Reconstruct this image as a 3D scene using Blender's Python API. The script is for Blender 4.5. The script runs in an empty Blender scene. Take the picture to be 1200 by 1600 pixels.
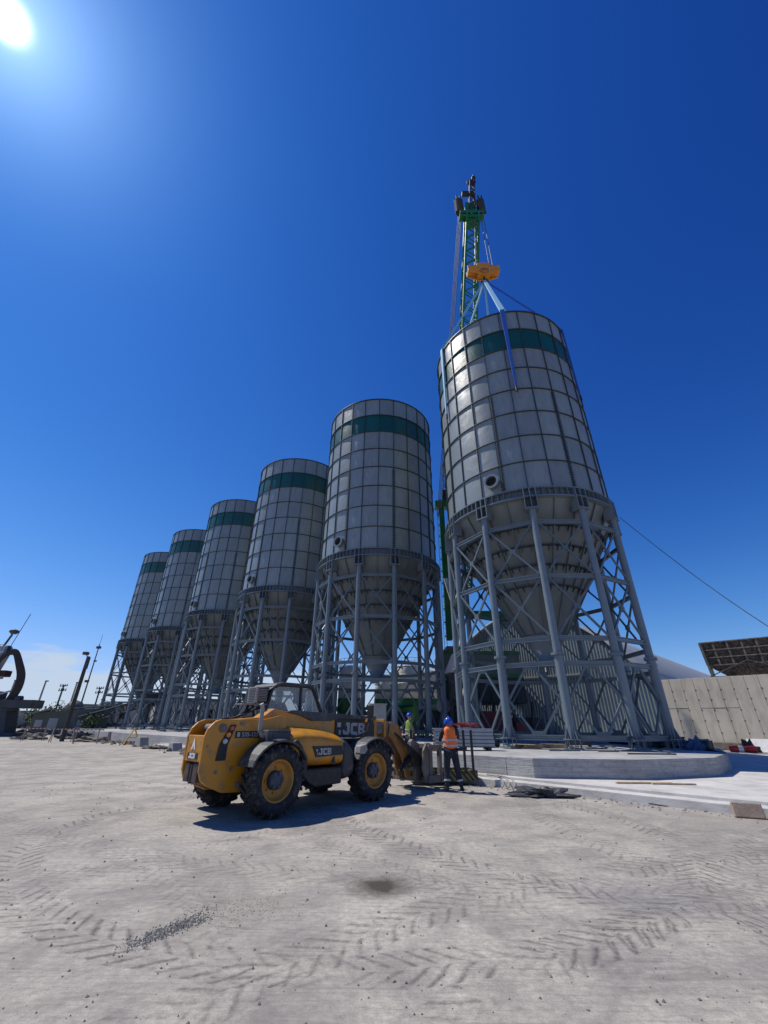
import bpy, math, random
from mathutils import Vector, Matrix, noise
sc = bpy.context.scene
C = sc.collection
R = math.radians
rnd = random.Random(7)

# ------------------------------------------------------------------ camera
F_PX, HOR, ROLL = 643.0, 1131.0, -0.009
cam = bpy.data.cameras.new('camera'); co = bpy.data.objects.new('camera', cam); C.objects.link(co)
cam.sensor_fit = 'HORIZONTAL'; cam.sensor_width = 36.0; cam.lens = 36.0 * F_PX / 1200.0
cam.clip_start = 0.1; cam.clip_end = 6000
tilt = math.atan((HOR - 800) / F_PX)
co.matrix_world = Matrix.Translation((0, 0, 1.6)) @ Matrix.Rotation(math.pi / 2 + tilt, 4, 'X') @ Matrix.Rotation(-ROLL, 4, 'Z')
sc.camera = co
sc.render.resolution_x = 768; sc.render.resolution_y = 1024

# ------------------------------------------------------------------ sky and sun
SUN_EL, SUN_AZ = R(56.9), R(-69.7)          # azimuth from +Y towards +X
SD = Vector((math.sin(SUN_AZ) * math.cos(SUN_EL), math.cos(SUN_AZ) * math.cos(SUN_EL), math.sin(SUN_EL)))
sl = bpy.data.lights.new('sun', 'SUN'); so = bpy.data.objects.new('sun', sl); C.objects.link(so)
sl.energy = 4.6; sl.angle = R(0.5); sl.color = (1.0, 0.945, 0.85)
so.rotation_euler = SD.to_track_quat('Z', 'Y').to_euler(); so.location = SD * 100
w = bpy.data.worlds.new('World'); sc.world = w; w.use_nodes = True
nt = w.node_tree; N = nt.nodes; Lk = nt.links
for n in list(N): N.remove(n)
def nn(t, **k):
    n = N.new(t)
    for a, b in k.items(): setattr(n, a, b)
    return n
def wm(op, a, b=None, c=None, clamp=False):
    n = nn('ShaderNodeMath', operation=op, use_clamp=clamp)
    for i, v in enumerate((a, b, c)):
        if v is None: continue
        if isinstance(v, (int, float)): n.inputs[i].default_value = v
        else: Lk.new(v, n.inputs[i])
    return n.outputs[0]
sky = nn('ShaderNodeTexSky', sky_type='NISHITA'); sky.sun_disc = False
sky.sun_elevation = SUN_EL; sky.sun_rotation = SUN_AZ
sky.altitude = 0; sky.air_density = 1.0; sky.dust_density = 0.0; sky.ozone_density = 4.0
sr = nn('ShaderNodeSeparateColor'); Lk.new(sky.outputs[0], sr.inputs[0]); hs = nn('ShaderNodeCombineColor')
def soft(v, L): return wm('DIVIDE', wm('MULTIPLY', v, L), wm('ADD', v, L))
Lk.new(soft(wm('MULTIPLY', wm('POWER', sr.outputs[0], 2.4), .21), 8.0), hs.inputs[0])     # deep clear blue overhead, paler low down
Lk.new(soft(wm('MULTIPLY', wm('POWER', sr.outputs[1], 1.9), .40), 12.0), hs.inputs[1])
Lk.new(soft(wm('MULTIPLY', wm('POWER', sr.outputs[2], 1.32), 1.06), 34.0), hs.inputs[2])
tc = nn('ShaderNodeTexCoord'); sep = nn('ShaderNodeSeparateXYZ'); Lk.new(tc.outputs['Generated'], sep.inputs[0])
# low cloud bank over the horizon
mp = nn('ShaderNodeMapping'); mp.inputs['Scale'].default_value = (8, 8, 42); Lk.new(tc.outputs['Generated'], mp.inputs[0])
cn = nn('ShaderNodeTexNoise'); cn.inputs['Scale'].default_value = 1.0; cn.inputs['Detail'].default_value = 7; cn.inputs['Roughness'].default_value = 0.55
Lk.new(mp.outputs[0], cn.inputs['Vector'])
z = sep.outputs['Z']
zf = wm('SUBTRACT', 1.0, wm('MULTIPLY', wm('ABSOLUTE', wm('SUBTRACT', z, 0.055)), 9.0), clamp=True)
lf = wm('MULTIPLY', wm('SUBTRACT', 0.12, sep.outputs['X']), 2.6, clamp=True)
cl = wm('MULTIPLY', wm('SUBTRACT', wm('ADD', cn.outputs['Fac'], wm('MULTIPLY', zf, 0.66)), 0.80), 5.0, clamp=True)
cl = wm('MULTIPLY', wm('MULTIPLY', cl, lf), wm('MULTIPLY', zf, 2.5, clamp=True))
mixc = nn('ShaderNodeMixRGB'); mixc.inputs[2].default_value = (6.4, 7.6, 9.2, 1)
Lk.new(wm('MULTIPLY', cl, 0.9), mixc.inputs[0]); Lk.new(hs.outputs[0], mixc.inputs[1])
# the sun's aureole in the sky
dt = nn('ShaderNodeVectorMath', operation='DOT_PRODUCT'); nrm = nn('ShaderNodeVectorMath', operation='NORMALIZE')
Lk.new(tc.outputs['Generated'], nrm.inputs[0]); Lk.new(nrm.outputs[0], dt.inputs[0]); dt.inputs[1].default_value = SD
ang = wm('ARCCOSINE', wm('MINIMUM', dt.outputs['Value'], 1.0))
a1 = wm('MULTIPLY', wm('EXPONENT', wm('MULTIPLY', ang, -1 / 0.085)), 11.0)
a2 = wm('MULTIPLY', wm('EXPONENT', wm('MULTIPLY', ang, -1 / 0.30)), 3.2)
a3 = wm('MULTIPLY', wm('EXPONENT', wm('MULTIPLY', wm('MULTIPLY', ang, ang), -1 / 0.00024)), 70.0)
def rgbmul(v, col):
    n = nn('ShaderNodeVectorMath', operation='SCALE'); n.inputs[0].default_value = col; Lk.new(v, n.inputs['Scale']); return n.outputs[0]
def vadd(a, b):
    n = nn('ShaderNodeVectorMath', operation='ADD'); Lk.new(a, n.inputs[0]); Lk.new(b, n.inputs[1]); return n.outputs[0]
tot = vadd(vadd(mixc.outputs[0], rgbmul(a1, (.6, .85, 1.0))), vadd(rgbmul(a2, (.06, .40, 1.0)), rgbmul(a3, (1, 1, 1))))
bg = nn('ShaderNodeBackground'); bg.inputs[1].default_value = 0.085; Lk.new(tot, bg.inputs[0])
wo = nn('ShaderNodeOutputWorld'); Lk.new(bg.outputs[0], wo.inputs[0])
sc.view_settings.view_transform = 'Standard'; sc.view_settings.look = 'None'
sc.view_settings.exposure = 0.0; sc.view_settings.gamma = 1.0; sc.view_settings.use_curve_mapping = False
sc.cycles.max_bounces = 5; sc.cycles.diffuse_bounces = 3; sc.cycles.caustics_reflective = False; sc.cycles.caustics_refractive = False

# ------------------------------------------------------------------ materials
class NT:
    def __init__(s, m): s.t = m.node_tree; s.b = s.t.nodes['Principled BSDF']
    def n(s, ty, **k):
        x = s.t.nodes.new(ty)
        for a, b in k.items(): setattr(x, a, b)
        return x
    def l(s, a, b): s.t.links.new(a, b)
    def m(s, op, a, b=None, c=None, clamp=False):
        x = s.n('ShaderNodeMath', operation=op, use_clamp=clamp)
        for i, v in enumerate((a, b, c)):
            if v is None: continue
            if isinstance(v, (int, float)): x.inputs[i].default_value = v
            else: s.l(v, x.inputs[i])
        return x.outputs[0]
    def noise(s, scale, detail=4, rough=.55, vec=None, dist=0.0):
        x = s.n('ShaderNodeTexNoise'); x.inputs['Scale'].default_value = scale; x.inputs['Detail'].default_value = detail
        x.inputs['Roughness'].default_value = rough; x.inputs['Distortion'].default_value = dist
        if vec is not None: s.l(vec, x.inputs['Vector'])
        return x.outputs['Fac']
    def obj(s, scale=(1, 1, 1), rot=(0, 0, 0)):
        t = s.n('ShaderNodeTexCoord'); mpp = s.n('ShaderNodeMapping'); mpp.inputs['Scale'].default_value = scale; mpp.inputs['Rotation'].default_value = rot
        s.l(t.outputs['Object'], mpp.inputs[0]); return mpp.outputs[0]
    def mix(s, f, a, b, mode='MIX'):
        x = s.n('ShaderNodeMixRGB', blend_type=mode)
        for i, v in enumerate((f, a, b)):
            if isinstance(v, (int, float)): x.inputs[i].default_value = v
            elif isinstance(v, tuple): x.inputs[i].default_value = (*v, 1)
            else: s.l(v, x.inputs[i])
        return x.outputs[0]
    def ramp(s, f, lo, hi):
        return s.m('DIVIDE', s.m('SUBTRACT', f, lo), hi - lo, clamp=True)
    def bump(s, h, strength, dist=.02):
        x = s.n('ShaderNodeBump'); x.inputs['Strength'].default_value = strength; x.inputs['Distance'].default_value = dist
        s.l(h, x.inputs['Height']); s.l(x.outputs[0], s.b.inputs['Normal'])
def newmat(name):
    m = bpy.data.materials.new(name); m.use_nodes = True; return m, NT(m)
def mat(name, col, rough=.6, metal=0.0, var=.18, scale=3.0, dirt=None, dirt_amt=.5, bump=.0, bscale=25, spec=.5, coat=0):
    m, t = newmat(name)
    v = t.obj()
    f = t.noise(scale, 6, .6, v)
    dark = tuple(c * (1 - var) for c in col); lite = tuple(min(1, c * (1 + var)) for c in col)
    c = t.mix(t.ramp(f, .3, .7), dark, lite)
    if dirt:
        g = t.noise(scale * 1.7, 8, .7, v)
        c = t.mix(t.m('MULTIPLY', t.ramp(g, .5, .68), dirt_amt), c, dirt)
    t.l(c, t.b.inputs['Base Color'])
    rr = t.m('ADD', t.m('MULTIPLY', t.m('SUBTRACT', t.noise(scale * 2, 4, .6, v), .5), .25), rough, clamp=True)
    t.l(rr, t.b.inputs['Roughness']); t.b.inputs['Metallic'].default_value = metal
    t.b.inputs['Specular IOR Level'].default_value = spec
    if coat: t.b.inputs['Coat Weight'].default_value = coat; t.b.inputs['Coat Roughness'].default_value = .15
    if bump: t.bump(t.noise(bscale, 5, .6, v), bump, .02)
    return m
M = {}
def panel_mat(name, col):
    m, t = newmat(name)
    at = t.n('ShaderNodeAttribute'); at.attribute_name = 'pv'
    oi = t.n('ShaderNodeObjectInfo')
    v = t.obj((1, 1, .22))
    st = t.noise(5, 6, .65, v)                      # faint vertical streaks
    big = t.noise(1.1, 3, .5, t.obj())
    c = t.mix(t.ramp(st, .35, .75), tuple(x * 1.12 for x in col), tuple(x * .80 for x in col))
    c = t.mix(t.m('MULTIPLY', t.ramp(big, .45, .7), .25), c, tuple(x * y for x, y in zip(col, (.86, .84, .76))))
    gain = t.m('ADD', t.m('ADD', .80, t.m('MULTIPLY', oi.outputs['Random'], .12)), t.m('MULTIPLY', at.outputs['Fac'], .28))
    g = t.n('ShaderNodeVectorMath', operation='SCALE'); t.l(c, g.inputs[0]); t.l(gain, g.inputs['Scale'])
    t.l(g.outputs[0], t.b.inputs['Base Color'])
    t.l(t.m('ADD', .20, t.m('MULTIPLY', st, .30)), t.b.inputs['Roughness'])
    t.b.inputs['Specular IOR Level'].default_value = .75
    t.bump(t.noise(.9, 2, .5, t.obj(), .8), .4, .07)
    return m
M['panel'] = panel_mat('silo_panel_paint', (.20, .232, .235))
M['green'] = panel_mat('silo_green_paint', (.005, .060, .040))
M['flange'] = mat('silo_flange_dark', (.034, .047, .056), .5, var=.15)  # darker than the panels
M['steel'] = mat('leg_paint', (.135, .17, .197), .36, var=.10, scale=1.6, dirt=(.22, .21, .20), dirt_amt=.3)
M['steeld'] = mat('brace_paint', (.09, .118, .14), .45, var=.12, scale=2.2, dirt=(.18, .17, .16), dirt_amt=.35)
M['cone'] = mat('hopper_cone_paint', (.125, .148, .155), .5, var=.10, scale=1.2, dirt=(.10, .11, .108), dirt_amt=.6)
M['black'] = mat('black_rubberised', (.012, .013, .015), .55, var=.3, scale=6, dirt=(.07, .065, .06), dirt_amt=.35)
M['void'] = mat('dark_interior', (.008, .008, .009), .9)
M['galv'] = mat('galvanised', (.30, .31, .32), .42, metal=.4, var=.12, scale=6)
M['yellow'] = mat('machine_yellow', (.54, .225, .008), .36, var=.10, scale=2.0, dirt=(.22, .15, .075), dirt_amt=.95, coat=.1)
M['yellowd'] = mat('worn_machine_yellow', (.52, .23, .02), .6, var=.2, scale=5, dirt=(.13, .085, .05), dirt_amt=.75)
M['nose'] = mat('worn_orange_steel', (.33, .16, .04), .7, var=.3, scale=5, dirt=(.15, .11, .08), dirt_amt=.9)
M['rim'] = mat('rim_yellow', (.50, .23, .03), .6, var=.2, scale=5, dirt=(.30, .24, .17), dirt_amt=.8)
M['tyre'] = mat('tyre_rubber', (.018, .018, .02), .8, var=.25, scale=5, dirt=(.16, .145, .125), dirt_amt=.7, bump=.3, bscale=30)
M['dgrey'] = mat('dark_grey_plastic', (.04, .043, .048), .55, var=.2, scale=3, dirt=(.20, .19, .17), dirt_amt=.6)
M['lgrey'] = mat('grey_dusty_metal', (.30, .29, .275), .65, var=.2, scale=4, dirt=(.17, .14, .11), dirt_amt=.6)
M['dusty'] = mat('dusty_brown_steel', (.19, .165, .14), .75, var=.3, scale=4, dirt=(.10, .07, .05), dirt_amt=.7, bump=.2)
M['chrome'] = mat('hub_dark_blue', (.05, .06, .085), .5, var=.3, scale=8)
M['letter'] = mat('decal_grey', (.36, .36, .36), .5, var=.12, scale=8)
M['white'] = mat('white_paint', (.78, .78, .76), .5, var=.06, scale=3, dirt=(.5, .47, .42), dirt_amt=.5)
M['red'] = mat('red_paint', (.50, .03, .03), .5, var=.2, scale=4)
M['hvred'] = mat('red_webbing', (.26, .02, .03), .8, var=.25, scale=9)
M['amber'] = mat('amber_lens', (.75, .24, .03), .25, var=.05)
M['redlens'] = mat('red_lens', (.45, .06, .05), .25, var=.05)
M['clearlens'] = mat('clear_lens', (.5, .52, .52), .2, var=.05)
M['crane'] = mat('crane_green', (.010, .135, .035), .45, var=.2, scale=1.5, dirt=(.05, .07, .04), dirt_amt=.4)
M['craned'] = mat('crane_dark', (.02, .024, .024), .6, var=.3)
M['hook'] = mat('hook_block_orange', (.62, .23, .012), .5, var=.12, scale=2, dirt=(.2, .1, .04), dirt_amt=.5)
M['rope'] = mat('steel_rope', (.10, .11, .12), .5, metal=.3)
M['bsling'] = mat('blue_sling_webbing', (.02, .10, .42), .75, var=.2, scale=8)
M['lsling'] = mat('pale_blue_sling_webbing', (.22, .44, .60), .7, var=.12, scale=8)
M['tankw'] = mat('tank_white', (.74, .74, .70), .5, var=.06, scale=1, dirt=(.5, .46, .38), dirt_amt=.4)
M['beige'] = mat('cabinet_beige', (.30, .295, .27), .6, var=.1, scale=2, dirt=(.2, .19, .17), dirt_amt=.5)
M['wood'] = mat('bare_timber', (.42, .30, .18), .8, var=.3, scale=6, bump=.2)
M['woodg'] = mat('weathered_pole_timber', (.055, .05, .045), .85, var=.3, scale=3, bump=.3)
M['tarp'] = mat('black_tarpaulin', (.045, .048, .052), .45, var=.4, scale=5, dirt=(.25, .24, .22), dirt_amt=.5)
M['btarp'] = mat('blue_tarpaulin', (.04, .08, .17), .6, var=.3, scale=5)
M['rock'] = mat('pale_stone', (.55, .52, .48), .9, var=.2, scale=8, bump=.6)
M['gravel'] = mat('grey_gravel', (.17, .165, .155), .9, var=.5, scale=30)
M['rust'] = mat('rusty_bin_steel', (.085, .062, .045), .8, var=.6, scale=3.5, dirt=(.30, .25, .19), dirt_amt=.9, bump=.3)
M['rustf'] = mat('bin_frame_steel', (.085, .08, .075), .7, var=.4, scale=2.5, dirt=(.26, .23, .19), dirt_amt=.8)
M['tin'] = mat('grey_membrane_roof', (.34, .345, .33), .6, var=.08, scale=.4, dirt=(.3, .3, .3), dirt_amt=.5)
M['skin'] = mat('skin', (.42, .24, .16), .6, var=.08)
M['navy'] = mat('navy_cloth', (.018, .022, .035), .85, var=.3, scale=9, bump=.5, bscale=14)
M['orange'] = mat('orange_high_visibility', (.92, .19, .035), .75, var=.07, scale=9, bump=.4, bscale=9)
M['hvyel'] = mat('yellow_high_visibility', (.22, .30, .045), .75, var=.08, scale=9)
M['tape'] = mat('reflective_tape', (.42, .42, .44), .4, var=.1, scale=9)
M['helmet'] = mat('blue_helmet', (.01, .075, .42), .28, var=.05)
M['maroon'] = mat('maroon_cloth', (.13, .018, .035), .85, var=.2, scale=9)
M['hair'] = mat('dark_hair', (.015, .012, .01), .7)
M['fol'] = mat('foliage', (.05, .085, .03), .8, var=.5, scale=1.5)
M['foldry'] = mat('dry_scrub', (.13, .12, .07), .9, var=.4, scale=1.5)
M['bark'] = mat('bark', (.09, .07, .05), .9, var=.3)
M['far'] = mat('far_concrete', (.33, .32, .29), .85, var=.2, scale=.2)
M['fard'] = mat('far_dark_steel', (.06, .065, .07), .7, var=.4, scale=.8)
M['farg'] = mat('far_shed_green_grey', (.13, .155, .14), .7, var=.2, scale=.3)
M['shipw'] = mat('pale_deck_paint', (.42, .45, .50), .6, var=.15, scale=.7)
M['rubble'] = mat('rubble', (.14, .12, .10), .95, var=.4, scale=2.5, dirt=(.28, .25, .21), dirt_amt=.6, bump=.8, bscale=6)
M['plank2'] = mat('grey_plank', (.30, .27, .22), .85, var=.3, scale=5)
def glass_mat():
    m, t = newmat('cab_glass')
    t.b.inputs['Base Color'].default_value = (.55, .68, .66, 1); t.b.inputs['Roughness'].default_value = .03
    t.b.inputs['Transmission Weight'].default_value = 0.0; t.b.inputs['Alpha'].default_value = .22
    t.l(t.m('ADD', .16, t.m('MULTIPLY', t.noise(3, 4, .6, t.obj()), .2)), t.b.inputs['Alpha'])
    return m
M['glass'] = glass_mat()
def stripes_mat(name, a, b, scale, rot, offset=0):
    m, t = newmat(name)
    v = t.obj((1, 1, 1), rot); s = t.n('ShaderNodeSeparateXYZ'); t.l(v, s.inputs[0])
    f = t.m('LESS_THAN', t.m('FRACT', t.m('ADD', t.m('MULTIPLY', s.outputs['X'], scale), offset)), .5)
    t.l(t.mix(t.m('MULTIPLY', t.ramp(t.noise(9, 6, .7, t.obj()), .5, .7), .5), t.mix(f, a, b), (.12, .11, .09)), t.b.inputs['Base Color'])
    t.b.inputs['Roughness'].default_value = .6
    return m
M['hazard'] = stripes_mat('hazard_stripes', (.018, .018, .018), (.19, .17, .03), 8.5, (0, R(40), 0))
M['redwhite'] = stripes_mat('red_white_stripes', (.36, .06, .045), (.5, .48, .45), 3.5, (0, 0, 0))
def corr_mat():
    m, t = newmat('corrugated_sheet')
    v = t.obj(); s = t.n('ShaderNodeSeparateXYZ'); t.l(v, s.inputs[0])
    c = t.mix(t.ramp(t.noise(.35, 5, .6, v), .35, .65), (.15, .19, .205), (.235, .28, .30))
    sheet = t.m('FRACT', t.m('MULTIPLY', s.outputs['X'], 1.0))
    c = t.mix(t.m('MULTIPLY', t.m('LESS_THAN', sheet, .035), .5), c, (.08, .09, .1))
    c = t.mix(t.m('MULTIPLY', t.ramp(t.noise(2.0, 7, .7, t.obj((1, 1, .15))), .5, .72), .5), c, (.22, .21, .18))
    t.l(c, t.b.inputs['Base Color']); t.b.inputs['Roughness'].default_value = .45; t.b.inputs['Metallic'].default_value = .3
    return m
M['corr'] = corr_mat()
def concrete(name, a, b, stain, streak=(1, 1, 6), bumpk=.35, seams=0, seamdark=.5):
    m, t = newmat(name)
    v = t.obj(); boards = None
    c = t.mix(t.ramp(t.noise(.8, 8, .62, v), .3, .7), a, b)
    st = t.noise(1.4, 7, .7, t.obj(streak))
    c = t.mix(t.m('MULTIPLY', t.ramp(st, .48, .72), .65), c, stain)
    c = t.mix(t.m('MULTIPLY', t.ramp(t.noise(40, 3, .6, v), .55, .7), .25), c, tuple(x * .6 for x in a))
    if seams:
        sz = t.n('ShaderNodeSeparateXYZ'); t.l(v, sz.inputs[0])
        bd = t.m('LESS_THAN', t.m('FRACT', t.m('ADD', t.m('MULTIPLY', sz.outputs['Z'], seams), t.m('MULTIPLY', t.noise(2, 3, .5, v), .12))), .10)
        c = t.mix(t.m('MULTIPLY', bd, t.m('MULTIPLY', t.noise(3, 5, .7, v), seamdark)), c, tuple(x * .45 for x in a))
        cr_ = t.ramp(t.noise(.9, 9, .75, t.obj((1, 1, .5)), 1.5), .497, .5035); cr2 = t.m('SUBTRACT', 1.0, t.m('ABSOLUTE', t.m('SUBTRACT', t.m('MULTIPLY', cr_, 2.0), 1.0)))
        c = t.mix(t.m('MULTIPLY', cr2, .6), c, tuple(x * .3 for x in a))
        c = t.mix(t.m('MULTIPLY', t.ramp(t.noise(7, 8, .75, v), .5, .66), .5), c, stain)
    t.l(c, t.b.inputs['Base Color']); t.b.inputs['Roughness'].default_value = .88
    t.b.inputs['Specular IOR Level'].default_value = .25
    t.bump(t.m('ADD', t.noise(3, 8, .65, t.obj(streak)), t.m('MULTIPLY', t.noise(60, 3, .6, v), .3)), bumpk, .03)
    return m
M['padtop'] = concrete('pad_concrete', (.46, .455, .44), (.33, .325, .315), (.17, .165, .16), (.7, .7, 9), .6, 7.5, .9)
M['pads'] = concrete('slab_concrete', (.62, .60, .565), (.46, .445, .415), (.27, .25, .225), (1, 1, 2), .5)
M['wallc'] = concrete('panel_wall_concrete', (.66, .60, .49), (.55, .50, .41), (.31, .27, .22), (1.5, 1, .35))

def tracks_ground():
    m, t = newmat('dusty_concrete_yard')
    v = t.obj(); s = t.n('ShaderNodeSeparateXYZ'); t.l(v, s.inputs[0])
    wv = t.n('ShaderNodeTexNoise'); wv.inputs['Scale'].default_value = 1.3; wv.inputs['Detail'].default_value = 2; t.l(v, wv.inputs['Vector'])
    ws = t.n('ShaderNodeSeparateXYZ'); t.l(wv.outputs['Color'], ws.inputs[0])
    X = t.m('ADD', s.outputs['X'], t.m('MULTIPLY', t.m('SUBTRACT', ws.outputs['X'], .5), .22))
    Y = t.m('ADD', s.outputs['Y'], t.m('MULTIPLY', t.m('SUBTRACT', ws.outputs['Y'], .5), .22))
    big = t.noise(.17, 7, .6, v); mid = t.noise(1.1, 8, .66, v, .6); fine = t.noise(14, 7, .72, v)
    c = t.mix(t.ramp(big, .32, .68), (.38, .345, .292), (.60, .55, .47))
    c = t.mix(t.m('MULTIPLY', t.ramp(mid, .42, .62), .68), c, (.215, .197, .182))
    c = t.mix(t.m('MULTIPLY', t.ramp(t.noise(.55, 8, .7, v, .3), .55, .72), .5), c, (.68, .63, .55))
    c = t.mix(t.m('MULTIPLY', t.ramp(fine, .38, .68), .62), c, (.19, .173, .157))
    c = t.mix(t.m('MULTIPLY', t.ramp(t.noise(85, 3, .6, v), .54, .64), .5), c, (.16, .15, .145))
    # dragging streaks from scraping and driving
    for ang, sc_, amt in ((R(28), (1.0, 14, 1), .28), (R(-12), (.8, 18, 1), .22), (R(-38), (1.2, 16, 1), .2)):
        k = t.noise(1.5, 6, .7, t.obj(sc_, (0, 0, ang)), .2)
        c = t.mix(t.m('MULTIPLY', t.ramp(k, .52, .7), amt * 1.7), c, (.17, .162, .156))
    patchy = t.ramp(t.noise(.9, 5, .65, v), .40, .60)
    dirty = None
    T = [(-.3, 9.2, 5.0, .25, .21, 1, 1.0), (9.2, 14.2, 11.0, .26, .21, 1, .9), (9.8, 14.6, 12.6, .26, .22, 1, .5), (6.5, -2.5, 8.6, .27, .21, -1, .85),
         (7.5, -4.5, 12.0, .26, .21, -1, .75), (-8, 1.0, 7.6, .25, .2, 1, .4), (2.0, 20.0, 14.0, .26, .21, 1, .5), (12, 1, 9.3, .26, .21, 1, .85), (-9.5, 13.0, 9.0, .26, .2, -1, .5), (14, 9.5, 10.8, .27, .21, -1, .7)]
    for i, (cx, cy, rr, wd, pitch, sg, amt) in enumerate(T):
        amt *= .78
        dx = t.m('SUBTRACT', X, cx); dy = t.m('SUBTRACT', Y, cy)
        d = t.m('SQRT', t.m('ADD', t.m('MULTIPLY', dx, dx), t.m('MULTIPLY', dy, dy)))
        q = t.m('DIVIDE', t.m('SUBTRACT', d, rr), wd); aq = t.m('ABSOLUTE', q)
        s_ = t.m('MULTIPLY', t.m('ARCTAN2', dy, dx), rr / pitch)
        ph = t.m('ADD', t.m('ADD', s_, t.m('MULTIPLY', aq, 1.25 * sg)), t.m('MULTIPLY', t.m('GREATER_THAN', q, 0), .5))
        fr = t.m('FRACT', t.m('ADD', ph, 1000.0))
        lug = t.m('SUBTRACT', 1.0, t.m('MULTIPLY', t.m('ABSOLUTE', t.m('SUBTRACT', fr, .3)), 4.2), clamp=True)
        inb = t.m('MULTIPLY', t.m('LESS_THAN', aq, 1.0), t.m('GREATER_THAN', aq, .07))
        off = t.n('ShaderNodeMapping'); off.inputs['Location'].default_value = (i * 3.7, i * 1.9, 0); t.l(v, off.inputs[0])
        pt = t.ramp(t.noise(.7, 5, .66, off.outputs[0]), .38, .53)
        e = t.m('MULTIPLY', t.m('MULTIPLY', lug, inb), t.m('MULTIPLY', pt, amt))
        e = t.m('ADD', e, t.m('MULTIPLY', t.m('MULTIPLY', t.m('LESS_THAN', aq, 1.05), pt), amt * .13))
        dirty = e if dirty is None else t.m('MAXIMUM', dirty, e)
    dirty = t.m('MULTIPLY', dirty, t.m('ADD', .35, t.m('MULTIPLY', t.ramp(fine, .3, .7), .65)))
    c = t.mix(t.m('MULTIPLY', dirty, 1.1, clamp=True), c, (.065, .063, .063))
    for lx, ly, ls, am in ((3.2, 5.6, 1.1, .5), (1.7, 6.9, .9, .35), (5.2, 8.2, 1.6, .35), (-3.0, 6.5, 1.4, .25), (2.0, 4.2, .8, .35)):
        dx = t.m('SUBTRACT', X, lx); dy = t.m('SUBTRACT', Y, ly)
        d = t.m('SQRT', t.m('ADD', t.m('MULTIPLY', dx, dx), t.m('MULTIPLY', t.m('MULTIPLY', dy, dy), 2.2)))
        gz = t.m('MULTIPLY', t.m('SUBTRACT', 1.0, t.m('DIVIDE', d, ls), clamp=True), t.ramp(t.noise(2.2, 8, .72, t.obj((1, 5, 1), (0, 0, R(20)))), .38, .62))
        c = t.mix(t.m('MULTIPLY', gz, am * 1.5), c, (.11, .108, .108))
    # oil stain
    for (sx, sy, sr, am, colr) in ((.02, 5.95, .46, 1.3, (.07, .058, .048)), (1.05, 5.0, .3, .45, (.15, .145, .14)), (2.7, 5.8, .8, .45, (.16, .16, .165)), (-1.8, 4.85, .5, .5, (.22, .205, .18)), (-1.25, 5.4, .45, .5, (.30, .27, .22))):
        dx = t.m('SUBTRACT', X, sx); dy = t.m('SUBTRACT', Y, sy)
        d = t.m('SQRT', t.m('ADD', t.m('MULTIPLY', dx, dx), t.m('MULTIPLY', dy, dy)))
        g = t.m('SUBTRACT', 1.0, t.m('DIVIDE', t.m('ADD', d, t.m('MULTIPLY', t.m('SUBTRACT', t.noise(5, 5, .7, v), .5), sr)), sr), clamp=True)
        c = t.mix(t.m('MULTIPLY', g, am), c, colr)
    t.l(c, t.b.inputs['Base Color']); t.b.inputs['Roughness'].default_value = .92; t.b.inputs['Specular IOR Level'].default_value = .2
    h = t.m('ADD', t.m('MULTIPLY', mid, .9), t.m('MULTIPLY', fine, .35)); h = t.m('SUBTRACT', h, t.m('MULTIPLY', dirty, .6)); h = t.m('ADD', h, t.m('MULTIPLY', t.noise(70, 4, .7, v), .12))
    t.bump(h, .42, .03)
    return m
M['yard'] = tracks_ground()

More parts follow.
